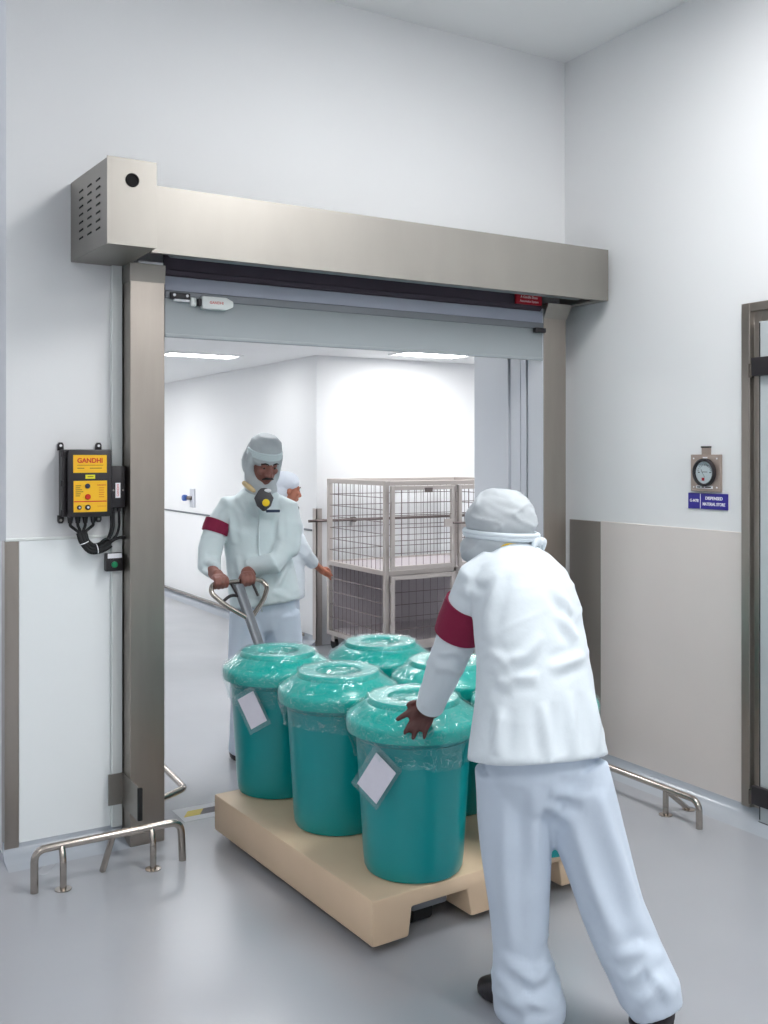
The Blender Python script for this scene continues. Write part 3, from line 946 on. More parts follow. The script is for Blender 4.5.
# ------------------------------------------------------------------ wire cage trolley
cg = empty('cage_trolley', (4.55, 2.75, 0), 'grey wire mesh cage trolley with double doors standing against the far white wall', 'cage trolley')
X0, X1, Y0, Y1, ZB, ZM, ZT = 3.88, 5.14, 2.28, 3.18, 0.12, 0.71, 1.405
f = MB()
e = 0.018
for x in (X0, X1):
    for y in (Y0, Y1):
        f.box(x - e, x + e, y - e, y + e, ZB, ZT, 0.003)
for z in (ZB + e, ZM, ZT - e):
    for y in (Y0, Y1):
        f.box(X0 + e, X1 - e, y - e, y + e, z - e, z + e, 0.003)
    for x in (X0, X1):
        f.box(x - e, x + e, Y0 + e, Y1 - e, z - e, z + e, 0.003)
f.box(4.5 - e * 0.9, 4.5 + e * 0.9, Y0 - e, Y0 + e, ZB + 2 * e, ZT - 2 * e, 0.003)
f = f.build('frame', M['cage'], cg, smooth=0)
for bx in (X0 + 0.02,):
    pass


def mesh_panel(name, a0, a1, z0, z1, fixed, axis, parent, da=0.068, dz=0.098):
    g = MB()
    n = max(2, round((a1 - a0) / da))
    for i in range(1, n):
        a = a0 + (a1 - a0) * i / n
        if axis == 'x':
            g.cyl((a, fixed, z0), (a, fixed, z1), 0.0022, 6)
        else:
            g.cyl((fixed, a, z0), (fixed, a, z1), 0.0022, 6)
    n = max(2, round((z1 - z0) / dz))
    for i in range(1, n):
        z = z0 + (z1 - z0) * i / n
        if axis == 'x':
            g.cyl((a0, fixed - 0.005, z), (a1, fixed - 0.005, z), 0.0029, 6)
        else:
            g.cyl((fixed - 0.005, a0, z), (fixed - 0.005, a1, z), 0.0029, 6)
    return g.build(name, M['wire'], parent)


for nm, z0, z1 in (('upper', ZM + e, ZT - 2 * e), ('lower', ZB + 2 * e, ZM - e)):
    mesh_panel('side_mesh', Y0 + e, Y1 - e, z0, z1, X0, 'y', cg)
    mesh_panel('side_mesh', Y0 + e, Y1 - e, z0, z1, X1, 'y', cg)
    mesh_panel('back_mesh', X0 + e, X1 - e, z0, z1, Y1, 'x', cg)
    for a0, a1 in ((X0 + 0.022, 4.482), (4.518, X1 - 0.022)):
        dz0, dz1 = z0 + 0.004, z1 - 0.002
        dd = MB()
        q = 0.016
        yd = Y0 - 0.036
        dd.box(a0, a0 + q * 2, yd - q / 2, yd + q, dz0, dz1, 0.002).box(a1 - q * 2, a1, yd - q / 2, yd + q, dz0, dz1, 0.002)
        dd.box(a0 + 2 * q, a1 - 2 * q, yd - q / 2, yd + q, dz0, dz0 + 2 * q, 0.002).box(a0 + 2 * q, a1 - 2 * q, yd - q / 2, yd + q, dz1 - 2 * q, dz1, 0.002)
        do = dd.build('cage_door', M['cage'], cg, smooth=0)
        mesh_panel('door_mesh', a0 + 2 * q, a1 - 2 * q, dz0 + 2 * q, dz1 - 2 * q, yd, 'x', do)
        xh = a0 - 0.006 if a0 < 4 else a1 + 0.006
        for zz in (dz0 + 0.1, dz1 - 0.12):
            MB().cyl((xh, yd - 0.012, zz), (xh, yd - 0.012, zz + 0.07), 0.009, 10).build('hinge', M['cage'], do)
        if nm == 'upper' and a0 < 4:
            MB().box(4.38, 4.475, yd - 0.014, yd - 0.009, 1.045, 1.105).build('lock_plate', M['cage'], do, smooth=0)
            MB().box(4.20, 4.27, yd - 0.014, yd - 0.009, 1.315, 1.350).build('small_plate', M['wire'], do, smooth=0)
        if nm == 'upper' and a0 > 4:
            MB().box(4.53, 4.60, yd - 0.014, yd - 0.009, 1.015, 1.065).build('lock_plate', M['cage'], do, smooth=0)
            MB().tube([(4.45, yd - 0.03, 1.075), (4.62, yd - 0.03, 1.07)], 0.008).build('latch_bar', M['wire'], do)
            MB().tube([(4.54, yd - 0.01, 0.90), (4.54, yd - 0.05, 0.905), (4.60, yd - 0.05, 0.925), (4.66, yd - 0.01, 0.925)], 0.009, fillet=0.02).build('handle', M['wire'], do)
        if nm == 'lower' and a0 < 4:
            MB().box(4.39, 4.45, yd - 0.014, yd - 0.009, 0.36, 0.42).build('lock_plate', M['cage'], do, smooth=0)
MB().box(X0 + e, X1 - e, Y0 + e, Y1 - e, ZM - 0.004, ZM + 0.006).build('shelf', M['cagepanel'], cg, smooth=0)
MB().box(X0 + e, X1 - e, Y0 + e, Y1 - e, ZB + 2 * e, ZB + 2 * e + 0.01).build('bottom_tray', M['cagepanel'], cg, smooth=0)
MB().box(X0 + e, X1 - e, Y1 - e - 0.016, Y1 - e - 0.006, ZB + 2 * e + 0.01, ZM - 0.006).build('back_board', M['cagepanel'], cg, smooth=0)
MB().box(4.72, 4.80, Y0 - 0.01, Y0 + 0.01, ZT, ZT + 0.055, 0.003).build('label_holder', M['cage'], cg, smooth=0)
for x in (X0 + 0.03, X1 - 0.03):
    for y in (Y0 + 0.03, Y1 - 0.03):
        c = MB().box(x - 0.02, x + 0.02, y - 0.025, y + 0.025, 0.06, ZB, 0.003).build('caster', M['cage'], cg, smooth=0)
        MB().cyl((x - 0.014, y, 0.045), (x + 0.014, y, 0.045), 0.045, 24).build('caster_wheel', M['rubber'], c)

# wall rail behind the cage, valve on the corridor wall
wr = empty('wall_rail', (4.6, 3.30, 1.05), 'thin steel handrail on the far white wall behind the wire cage', 'rail')
MB().tube([(3.74, 3.29, 1.05), (5.6, 3.29, 1.05)], 0.012).build('rail_tube', M['wire'], wr, 60)
for x in (3.9, 4.18, 5.2):
    MB().cyl((x, 3.29, 1.05), (x, 3.339, 1.05), 0.022 if x == 4.18 else 0.012, 16).build('rail_bracket', M['wire'], wr)
vs = empty('wall_valve', (3.82, 6.33, 1.03), 'grey wall plate with a round blue knob on the corridor wall', 'valve')
MB().box(3.825, 3.8395, 6.22, 6.36, 1.03, 1.23, 0.003).build('plate', M['jamb'], vs, smooth=0)
k = MB().lathe([(0, 0), (0.03, 0), (0.035, 0.02), (0.035, 0.04), (0.028, 0.05), (0, 0.052)], (3.80, 6.38, 1.13), 24, (-1, 0, 0)).build('blue_knob', M['blue'], vs)
MB().tube([(3.826, 6.29, 1.13), (3.80, 6.33, 1.13), (3.80, 6.38, 1.13)], 0.02, fillet=0.02).build('valve_stem', M['wire'], vs, 60)

# ------------------------------------------------------------------ people
def folds(amp, sc, along=(0, 0, 1), squash=0.3, seed=0.0, amp2=0.0):
    """cloth creases: ridged noise, finer along one direction so that creases run across it"""
    al = V(along).normalized()

    def fn(p, nrm=None):
        w = V(noise.noise(p * 3 + V(seed, 0, 0)), noise.noise(p * 3 + V(0, seed, 7)), noise.noise(p * 3 + V(3, 0, seed))) * 0.05
        q = p + w
        q = q + al * q.dot(al) * (1 / squash - 1)
        a = noise.noise(q * sc + V(seed, seed * 2, 0))
        b_ = noise.noise(q * sc * 2.1 + V(0, seed, 5))
        k = 0.5 + 0.9 * noise.noise(p * 2.6 + V(seed * 3, 1, 2))
        k = min(1.0, max(0.1, k))
        return amp * k * ((1 - abs(a) * 2.6) ** 3 * 0.55 + b_ * 0.25) + amp2 * noise.noise(p * 4 + V(seed, 0, 0))
    return fn


def crease_mix(fa, fb, z):
    """fa above height z, fb below it"""
    def fn(p, nrm=None):
        u = min(1, max(0, (z - p.z) / 0.12 + 0.5))
        return fa(p) * (1 - u) + fb(p) * u
    return fn


def creases(base, lines, facing, w=0.014, h=0.014):
    """adds pressed creases along polylines on the side of the cloth that faces a direction"""
    n = V(facing).normalized()
    segs = []
    for ln in lines:
        q = [V(p) - n * V(p).dot(n) for p in ln]
        segs.append(list(zip(q, q[1:])))

    def fn(p, nrm):
        r = base(p, nrm)
        k = min(1.0, max(0.0, nrm.dot(n) * 2.0))
        if k <= 0:
            return r
        q = p - n * p.dot(n)
        for ln in segs:
            best, at_ = 1e9, 0
            for i, (a, b_) in enumerate(ln):
                d = b_ - a
                t_ = min(1, max(0, (q - a).dot(d) / max(1e-9, d.length_squared)))
                e = (q - (a + d * t_)).length
                if e < best:
                    best, at_ = e, (i + t_) / len(ln)
            if best < 0.075:
                fade = math.sin(math.pi * min(1, max(0, at_))) ** 0.7
                r += k * fade * h * (math.exp(-(best / w) ** 2) - 0.5 * math.exp(-((best - 1.9 * w) / w) ** 2))
        return r
    return fn


def head_shapes(g, c, f, u, s, neck):
    """skull, jaw, nose, lips, ears and neck about head centre c, facing f"""
    f = V(f).normalized()
    r = f.cross(V(u)).normalized()
    u = r.cross(f)
    A = (r, f, u)

    def at(a, b_, d):
        return V(c) + (r * a + f * b_ + u * d) * s
    g.ell(at(0, -0.012, 0.030), (0.076 * s, 0.096 * s, 0.088 * s), A)
    g.ell(at(0, 0.030, -0.030), (0.060 * s, 0.066 * s, 0.080 * s), A)
    g.ell(at(0, 0.058, -0.092), (0.030 * s, 0.026 * s, 0.024 * s), A)
    g.ell(at(0, 0.074, 0.028), (0.052 * s, 0.020 * s, 0.014 * s), A)
    for k in (-1, 1):
        g.ell(at(k * 0.031, 0.079, 0.0125), (0.0165 * s, 0.0125 * s, 0.0075 * s), A, 2)
        g.ell(at(k * 0.031, 0.078, -0.004), (0.015 * s, 0.010 * s, 0.006 * s), A, 2)
    g.limb([at(0, 0.088, 0.018), at(0, 0.102, -0.014), at(0, 0.110, -0.034)], [0.009 * s, 0.011 * s, 0.014 * s])
    for k in (-1, 1):
        g.ell(at(k * 0.013, 0.098, -0.038), (0.010 * s, 0.010 * s, 0.008 * s), A, 2)
        g.ell(at(k * 0.036, 0.072, -0.018), (0.022 * s, 0.020 * s, 0.020 * s), A)
        g.ell(at(k * 0.076, -0.010, -0.008), (0.009 * s, 0.018 * s, 0.032 * s), A)
    g.ell(at(0, 0.092, -0.060), (0.024 * s, 0.010 * s, 0.006 * s), A, 2)
    g.ell(at(0, 0.090, -0.070), (0.020 * s, 0.010 * s, 0.007 * s), A, 2)
    g.limb([at(0, -0.02, -0.03), V(neck)], [0.056 * s, 0.060 * s])
    return at, A


def face_bits(p, at, A, s, moustache=True):
    for k in (-1, 1):
        e = MB().ell(at(k * 0.031, 0.079, 0.006), (0.011 * s, 0.009 * s, 0.007 * s), A, 2).build('eye', M['eye'], p)
        MB().ell(at(k * 0.031, 0.0865, 0.003), (0.006 * s, 0.004 * s, 0.006 * s), A, 2).build('iris', M['hair'], e)
        MB().limb([at(k * 0.014, 0.096, 0.026), at(k * 0.032, 0.094, 0.031), at(k * 0.050, 0.083, 0.024)], [0.0035 * s, 0.004 * s, 0.0025 * s]).build('eyebrow', M['hair'], p)
    if moustache:
        MB().limb([at(-0.030, 0.088, -0.060), at(-0.012, 0.101, -0.050), at(0.012, 0.101, -0.050), at(0.030, 0.088, -0.060)], [0.004 * s, 0.0065 * s, 0.0065 * s, 0.004 * s]).build('moustache', M['hair'], p)


def fist(g, wrist, bar, along, up, back, s=1.0, thumb=1):
    """hand closed over a bar: bar point, bar direction, up and towards-the-wearer vectors"""
    al, up, back = V(along).normalized(), V(up).normalized(), V(back).normalized()
    bar = V(bar)
    g.limb([V(wrist), bar + up * 0.030 + back * 0.052], [0.028 * s, 0.030 * s])
    g.ell(bar + up * 0.026 + back * 0.036, (0.042 * s, 0.034 * s, 0.017 * s), (al, back - up * 0.2, up))
    for i, o in enumerate((-0.032, -0.011, 0.010, 0.031)):
        q = bar + al * o * s
        L = (0.9, 1.0, 0.97, 0.82)[i]
        g.limb([q + up * 0.026 + back * 0.022, q + up * 0.026 * L - back * 0.010, q + up * 0.004 - back * 0.026 * L, q - up * 0.020 * L - back * 0.012, q - up * 0.022 * L + back * 0.008],
               [0.0105 * s, 0.0105 * s, 0.010 * s, 0.009 * s, 0.0075 * s], 10)
    o = thumb * 0.040
    g.limb([bar + al * o * 0.7 + up * 0.018 + back * 0.046, bar + al * o + up * 0.002 + back * 0.028, bar + al * o * 0.7 - up * 0.018 + back * 0.014, bar + al * o * 0.3 - up * 0.024 - back * 0.002],
           [0.014 * s, 0.012 * s, 0.011 * s, 0.008 * s], 10)


def shoe(name, parent, heel, toe, w, lift=0.0):
    heel, toe = V(heel), V(toe)
    d = (toe - heel).normalized()
    side = V(0, 0, 1).cross(d).normalized()
    L = (toe - heel).length
    g = MB()

    def p(t_, z):
        return heel + (toe - heel) * t_ + V(0, 0, z)
    g.loft([(p(0.02, 0.040), w * 0.62, 0.036), (p(0.12, 0.046), w * 0.78, 0.044), (p(0.3, 0.046), w * 0.78, 0.044), (p(0.5, 0.040), w * 0.86, 0.038), (p(0.72, 0.033), w, 0.031), (p(0.88, 0.028), w * 0.85, 0.026), (p(0.98, 0.024), w * 0.5, 0.020)], side, 24, 0.5, 0.75)
    return g.build(name, M['shoe'], parent, 60)


# ---- worker in front, pushing, seen from behind
P3 = V(1.884, -1.981, 0.341)
g = MB()
HF = V(-0.12, 0.99, 0)
at, A = head_shapes(g, V(1.883, -1.711, 1.380), (-0.55, 0.82, -0.18), (0, 0, 1), 0.92, V(1.871, -1.751, 1.283))
sl, el, wl = V(1.774, -1.751, 1.226), V(1.753, -1.610, 0.993), V(1.772, -1.481, 0.797)
g.limb([sl, el, wl], [0.042, 0.038, 0.030])
srr, er, wrr = V(2.019, -1.770, 1.178), V(2.153, -1.652, 0.966), V(2.181, -1.517, 0.840)
g.limb([srr, er, wrr], [0.040, 0.036, 0.029])
g.loft([(V(1.851, -1.925, 0.771), 0.125, 0.085), (V(1.856, -1.905, 0.952), 0.125, 0.09), (V(1.887, -1.831, 1.126), 0.14, 0.095), (V(1.890, -1.786, 1.216), 0.125, 0.075), (V(1.876, -1.754, 1.283), 0.07, 0.06)], (0.99, 0.12, 0))
g.limb([V(1.786, -1.910, 0.691), V(1.799, -1.894, 0.385), V(1.820, -1.918, 0.075)], [0.070, 0.055, 0.042])
g.limb([V(1.919, -1.967, 0.685), V(1.975, -2.070, 0.368), V(2.014, -2.198, 0.115)], [0.070, 0.055, 0.042])
# left hand spread over the drum lid
kn = V(1.794, -1.442, 0.769)
g.limb([wl, V(1.788, -1.468, 0.785)], [0.029, 0.030])
g.ell(kn, (0.042, 0.040, 0.018), (V(0.75, -0.66, 0.0), V(-0.55, -0.62, -0.35), V(-0.2, -0.2, 0.9)))
FB = [(V(1.774, -1.419, 0.790), V(1.747, -1.425, 0.798), V(1.727, -1.425, 0.794), 0.0095),
      (V(1.758, -1.432, 0.778), V(1.716, -1.431, 0.767), V(1.686, -1.424, 0.751), 0.0095),
      (V(1.758, -1.444, 0.765), V(1.722, -1.452, 0.742), V(1.700, -1.450, 0.713), 0.0095),
      (V(1.766, -1.460, 0.758), V(1.733, -1.470, 0.729), V(1.718, -1.469, 0.696), 0.009),
      (V(1.777, -1.479, 0.754), V(1.755, -1.489, 0.727), V(1.746, -1.491, 0.701), 0.0085)]
for a, b_, c, r in FB:
    g.limb([kn, a, b_, c], [0.015, 0.013, r * 1.12, r * 0.85], 10)
# right hand flat on the hidden drum
g.limb([wrr, wrr + V(0.015, 0.07, -0.02)], [0.029, 0.028])
for i in range(4):
    o = V(1, 0, 0) * (i - 1.5) * 0.021
    g.limb([wrr + V(0.015, 0.07, -0.02), wrr + V(0.017, 0.11, -0.035) + o, wrr + V(0.018, 0.145, -0.05) + o * 1.2, wrr + V(0.02, 0.17, -0.07) + o * 1.25], [0.013, 0.011, 0.010, 0.008], 10)
g.limb([wrr + V(-0.01, 0.05, -0.02), wrr + V(-0.04, 0.08, -0.04), wrr + V(-0.05, 0.11, -0.06)], [0.014, 0.011, 0.008], 10)
p3 = g.build('person', M['skin_d'], None, 180, origin=(P3[0], P3[1], 0), voxel=0.006, relax=3)
tag(p3, 'person in white coat and cap seen from behind, leaning to push a teal drum', 'person')

g = MB()
g.loft([(V(1.831, -1.949, 0.745), 0.215, 0.165), (V(1.835, -1.939, 0.796), 0.205, 0.16), (V(1.846, -1.922, 0.899), 0.188, 0.145), (V(1.864, -1.887, 1.020), 0.176, 0.135), (V(1.881, -1.839, 1.143), 0.172, 0.132), (V(1.885, -1.800, 1.221), 0.168, 0.115), (V(1.883, -1.770, 1.269), 0.135, 0.09), (V(1.883, -1.746, 1.303), 0.075, 0.068)], (0.99, 0.12, 0), 40, 0.06, 0.9)
g.loft([(V(1.821, -1.768, 1.257), 0.07, 0.07), (V(1.774, -1.751, 1.229), 0.072, 0.07), (V(1.762, -1.697, 1.127), 0.066, 0.064), (V(1.762, -1.639, 1.019), 0.062, 0.060), (V(1.765, -1.559, 0.902), 0.052, 0.050), (V(1.771, -1.499, 0.820), 0.045, 0.043)], (0.8, 0.5, 0), 24, 0.3)
g.loft([(V(1.941, -1.770, 1.220), 0.062, 0.06), (V(2.026, -1.762, 1.177), 0.068, 0.066), (V(2.097, -1.712, 1.071), 0.062, 0.06), (V(2.156, -1.654, 0.950), 0.058, 0.056), (V(2.173, -1.548, 0.856), 0.046, 0.044)], (0.8, 0.5, 0), 24, 0.3)
coat = g.build('coat', M['cloth'], p3, 180, voxel=0.008, relax=4, wrinkle=creases(folds(0.012, 3.2, (-0.4, 0, 0.9), 0.3, 1.3, 0.006), [[V(1.685, -1.896, 1.054), V(1.723, -1.942, 1.022), V(1.765, -1.968, 1.044), V(1.817, -1.975, 1.099)], [V(1.682, -1.894, 1.015), V(1.737, -1.950, 0.988), V(1.794, -1.985, 0.986)], [V(1.701, -1.906, 0.973), V(1.737, -1.950, 0.963)], [V(1.779, -1.836, 1.255), V(1.738, -1.834, 1.148), V(1.710, -1.852, 1.073)], [V(1.921, -1.921, 1.145), V(1.952, -1.963, 1.067)], [V(1.877, -2.011, 0.942), V(1.826, -2.097, 0.790)], [V(1.966, -2.007, 0.930), V(1.951, -2.056, 0.774)], [V(1.690, -1.957, 0.913), V(1.647, -1.990, 0.790)], [V(1.784, -2.014, 0.926), V(1.763, -2.060, 0.790)], [V(1.934, -1.871, 1.216), V(1.956, -1.942, 1.136)], [V(1.829, -1.982, 1.004), V(1.959, -2.002, 1.030)], [V(1.689, -1.665, 1.000), V(1.728, -1.688, 1.015), V(1.771, -1.714, 0.985)], [V(1.679, -1.659, 0.961), V(1.720, -1.684, 0.964), V(1.761, -1.708, 0.937)], [V(1.717, -1.740, 1.216), V(1.747, -1.758, 1.172)]], (-0.5, -0.84, 0.15), 0.015, 0.011))
MB().loft([(V(1.769, -1.707, 1.152), 0.0775, 0.0755), (V(1.763, -1.675, 1.094), 0.0770, 0.075), (V(1.761, -1.656, 1.055), 0.0755, 0.0735)], (0.8, 0.5, 0), 32, 0.0).build('armband', M['maroon'], p3, 60)
MB().loft([(V(1.771, -1.510, 0.835), 0.049, 0.047), (V(1.774, -1.483, 0.797), 0.047, 0.045)], (0.8, 0.5, 0), 32, 0.1).build('cuff', M['cloth'], coat, 60)
MB().loft([(V(1.882, -1.752, 1.310), 0.069, 0.064), (V(1.883, -1.746, 1.324), 0.064, 0.06)], (0.99, 0.12, 0), 32, 0.1).build('collar', M['valve'], p3, 60)
g = MB()
side = (0.99, 0.12, 0)
g.loft([(V(1.851, -1.925, 0.828), 0.178, 0.135), (V(1.855, -1.928, 0.762), 0.182, 0.14), (V(1.854, -1.939, 0.702), 0.176, 0.13), (V(1.859, -1.942, 0.631), 0.15, 0.10), (V(1.864, -1.945, 0.583), 0.10, 0.06)], side, 32, 0.8)
g.loft([(V(1.779, -1.906, 0.705), 0.105, 0.12), (V(1.785, -1.898, 0.574), 0.102, 0.112), (V(1.799, -1.894, 0.442), 0.096, 0.10), (V(1.804, -1.897, 0.313), 0.084, 0.088), (V(1.806, -1.899, 0.199), 0.076, 0.08), (V(1.815, -1.910, 0.101), 0.090, 0.098), (V(1.825, -1.921, 0.030), 0.097, 0.110), (V(1.824, -1.927, -0.002), 0.088, 0.102)], side, 32, 0.05)
g.loft([(V(1.924, -1.970, 0.699), 0.105, 0.12), (V(1.947, -2.007, 0.578), 0.097, 0.11), (V(1.964, -2.046, 0.460), 0.092, 0.10), (V(1.981, -2.091, 0.333), 0.088, 0.092), (V(2.001, -2.144, 0.225), 0.086, 0.090), (V(2.017, -2.195, 0.139), 0.086, 0.092), (V(2.027, -2.218, 0.093), 0.068, 0.075)], side, 32, 0.05)
g.build('trousers', M['cloth_b'], p3, 180, voxel=0.008, relax=4, wrinkle=creases(crease_mix(folds(0.012, 2.6, (1, 0.3, 0.25), 0.25, 4.1, 0.004), folds(0.014, 4.5, (0.15, 0, 1), 0.4, 2.1, 0.004), 0.24), [[V(1.693, -1.971, 0.655), V(1.712, -1.959, 0.427), V(1.737, -1.950, 0.210)], [V(1.761, -2.012, 0.696), V(1.781, -2.000, 0.427)], [V(1.694, -1.925, 0.154), V(1.743, -1.978, 0.096), V(1.826, -2.027, 0.090)], [V(1.708, -1.933, 0.202), V(1.779, -1.999, 0.145), V(1.832, -2.008, 0.174)], [V(1.691, -1.946, 0.096), V(1.754, -2.007, 0.063)], [V(1.843, -2.061, 0.655), V(1.886, -2.110, 0.444), V(1.913, -2.196, 0.270)], [V(1.914, -2.103, 0.682), V(1.960, -2.155, 0.471), V(1.976, -2.234, 0.297)], [V(1.896, -2.198, 0.249), V(1.943, -2.249, 0.280), V(2.010, -2.266, 0.246)], [V(1.898, -2.222, 0.198), V(1.939, -2.270, 0.245), V(2.013, -2.291, 0.193)], [V(1.924, -2.250, 0.151), V(1.959, -2.294, 0.204), V(2.010, -2.301, 0.162)], [V(1.802, -2.013, 0.640), V(1.860, -2.071, 0.594)], [V(1.809, -2.017, 0.675), V(1.895, -2.092, 0.655)]], (-0.5, -0.84, 0.15), 0.018, 0.013))
shoe('shoe', p3, V(1.807, -1.938, 0.000), V(1.797, -1.741, 0.000), 0.054)
h3 = V(2.040, -2.238, 0.096)
t3 = V(2.031, -2.130, 0.000)
shoe('shoe', p3, (h3[0], h3[1], 0.055), (t3[0], t3[1], 0.0), 0.048)
# cap: crown, folded band, nape cloth, knot and straps
g = MB()
hc = V(V(1.883, -1.711, 1.389))
fr = V(-0.55, 0.82, 0).normalized()
rr = fr.cross(V(0, 0, 1))
uu = V(0, 0, 1)
AX = (rr, fr, uu)
g.ell(hc + uu * 0.012, (0.091, 0.110, 0.096), AX)
g.ell(hc + uu * 0.004, (0.093, 0.113, 0.060), AX)
cp3 = g.build('cap', M['cap'], p3, 180, voxel=0.006, relax=4, wrinkle=folds(0.014, 9, (0.2, 0, 1), 0.4, 2.2))
g = MB()
g.ell(hc + uu * -0.055 + fr * 0.004, (0.092, 0.108, 0.075), AX)
g.ell(hc + uu * -0.080 + fr * 0.03, (0.088, 0.100, 0.060), AX)
g.limb([hc - uu * 0.06 - fr * 0.02, hc - uu * 0.115 - fr * 0.02], [0.075, 0.068])
g.build('hood', M['cap'], p3, 180, voxel=0.006, relax=4, wrinkle=folds(0.014, 9, (0.2, 0, 1), 0.4, 8.2))
g = MB()
for dz, r0 in ((-0.026, 1.02), (-0.036, 1.0)):
    pts = []
    for k in range(33):
        a = 2 * math.pi * k / 32
        pts.append(hc + uu * (dz + 0.006 * math.sin(a)) + rr * math.cos(a) * 0.092 * r0 + fr * math.sin(a) * 0.111 * r0)
    g.tube(pts, 0.008, 10)
g.build('cap_band', M['cloth'], cp3, 180)
g = MB()
kk = hc - fr * 0.112 - uu * 0.050 + rr * 0.02
g.ell(kk, (0.020, 0.016, 0.016), AX, 2)
g.limb([kk, kk + rr * 0.030 - uu * 0.004 - fr * 0.006, kk + rr * 0.045 - uu * 0.030], [0.010, 0.012, 0.006])
g.limb([kk, kk - rr * 0.035 + uu * 0.003, kk - rr * 0.05 - uu * 0.026], [0.010, 0.012, 0.006])
g.limb([kk, kk + rr * 0.012 - uu * 0.05], [0.009, 0.006])
g.build('cap_knot', M['cloth'], cp3, 180)

# ---- worker at the pallet truck handle
P1 = V(2.175, 0.724, 0.000)
FW1 = V(-0.35, -0.94, 0).normalized()
RT1 = V(-0.94, 0.35, 0)
g = MB()
bar_r, bar_l = ht - hl * 0.098, ht + hl * 0.066
at, A = head_shapes(g, V(2.168, 0.696, 1.558), FW1 + V(0.36, 0, -0.36), (0, 0, 1), 0.98, V(2.175, 0.738, 1.404))
sr, er1, wr1 = V(2.035, 0.811, 1.308), V(1.901, 0.798, 1.088), bar_r + V(0.0, 0.075, 0.035)
sl1, el1, wl1 = V(2.293, 0.690, 1.302), V(2.272, 0.621, 1.095), bar_l + V(0.035, 0.075, 0.035)
g.limb([sr, er1, wr1], [0.044, 0.038, 0.030])
g.limb([sl1, el1, wl1], [0.044, 0.038, 0.030])
fist(g, wr1, bar_r, hl, (0, -0.2, 1), (0.1, 1, 0.1), 1.05, 1)
fist(g, wl1, bar_l, hl, (0, -0.2, 1), (0.25, 1, 0.1), 1.05, -1)
g.loft([(V(2.218, 0.794, 0.820), 0.135, 0.10), (V(2.191, 0.787, 1.037), 0.13, 0.095), (V(2.174, 0.774, 1.242), 0.15, 0.10), (V(2.170, 0.753, 1.323), 0.13, 0.075), (V(2.175, 0.738, 1.393), 0.06, 0.055)], RT1)
g.limb([V(2.145, 0.814, 0.742), V(2.099, 0.748, 0.359), V(2.073, 0.753, 0.045)], [0.070, 0.055, 0.042])
g.limb([V(2.300, 0.768, 0.736), V(2.336, 0.793, 0.322), V(2.375, 0.863, 0.010)], [0.070, 0.055, 0.042])
p1 = g.build('person', M['skin_m'], None, 180, origin=(P1[0], P1[1], 0), voxel=0.0055, relax=2)
tag(p1, 'person in white hooded suit facing us, looking down and gripping the looped handle', 'person')
face_bits(p1, at, A, 0.98)
g = MB()
g.loft([(V(2.218, 0.770, 0.801), 0.188, 0.150), (V(2.209, 0.788, 0.902), 0.186, 0.148), (V(2.186, 0.789, 1.037), 0.176, 0.138), (V(2.171, 0.781, 1.210), 0.178, 0.135), (V(2.169, 0.765, 1.307), 0.172, 0.115), (V(2.175, 0.750, 1.366), 0.125, 0.092), (V(2.175, 0.738, 1.425), 0.075, 0.075)], RT1, 40, 0.06, 0.9)
g.loft([(V(2.089, 0.790, 1.329), 0.062, 0.06), (V(2.030, 0.813, 1.324), 0.068, 0.066), (V(1.956, 0.811, 1.227), 0.062, 0.060), (V(1.910, 0.792, 1.104), 0.064, 0.062), (V(1.884, 0.738, 1.027), 0.058, 0.056), (wr1 + V(0, 0.035, 0.02), 0.047, 0.045)], (0.9, 0.3, 0.2), 24, 0.3)
g.loft([(V(2.257, 0.701, 1.329), 0.062, 0.06), (V(2.297, 0.688, 1.318), 0.068, 0.066), (V(2.298, 0.652, 1.213), 0.072, 0.070), (V(2.267, 0.624, 1.106), 0.068, 0.066), (V(2.175, 0.574, 1.042), 0.060, 0.058), (wl1 + V(0.018, 0.03, 0.018), 0.046, 0.044)], (0.9, 0.3, 0.2), 24, 0.3)
coat1 = g.build('coat', M['cloth_g'], p1, 180, voxel=0.008, relax=4, wrinkle=creases(folds(0.012, 3.2, (0.35, 0, 0.9), 0.3, 9.3, 0.005), [[V(2.019, 0.704, 1.075), V(2.050, 0.685, 0.950), V(2.036, 0.693, 0.825)], [V(2.241, 0.570, 1.023), V(2.197, 0.597, 0.898)], [V(2.179, 0.607, 0.888), V(2.259, 0.559, 0.846)], [V(1.987, 0.722, 1.314), V(2.005, 0.712, 1.132)], [V(2.215, 0.586, 1.304), V(2.210, 0.588, 1.158)], [V(1.835, 0.697, 1.065), V(1.892, 0.663, 1.049)], [V(1.827, 0.702, 1.014), V(1.884, 0.668, 0.993)], [V(2.036, 0.693, 1.366), V(2.090, 0.661, 1.262)]], (-0.43, -0.9, 0.05), 0.015, 0.012))
MB().loft([(V(1.965, 0.812, 1.247), 0.0725, 0.0705), (V(1.950, 0.809, 1.216), 0.072, 0.070), (V(1.941, 0.808, 1.191), 0.071, 0.069)], (0.9, 0.3, 0.2), 32, 0.0).build('armband', M['maroon'], p1, 60)
g = MB()
g.loft([(V(2.222, 0.791, 0.863), 0.172, 0.13), (V(2.222, 0.791, 0.755), 0.168, 0.12), (V(2.222, 0.791, 0.669), 0.13, 0.09)], RT1, 32, 0.4)
g.loft([(V(2.136, 0.820, 0.758), 0.100, 0.11), (V(2.111, 0.788, 0.509), 0.094, 0.10), (V(2.099, 0.748, 0.306), 0.086, 0.09), (V(2.086, 0.745, 0.124), 0.080, 0.085), (V(2.077, 0.750, 0.035), 0.076, 0.08)], RT1, 28, 0.15)
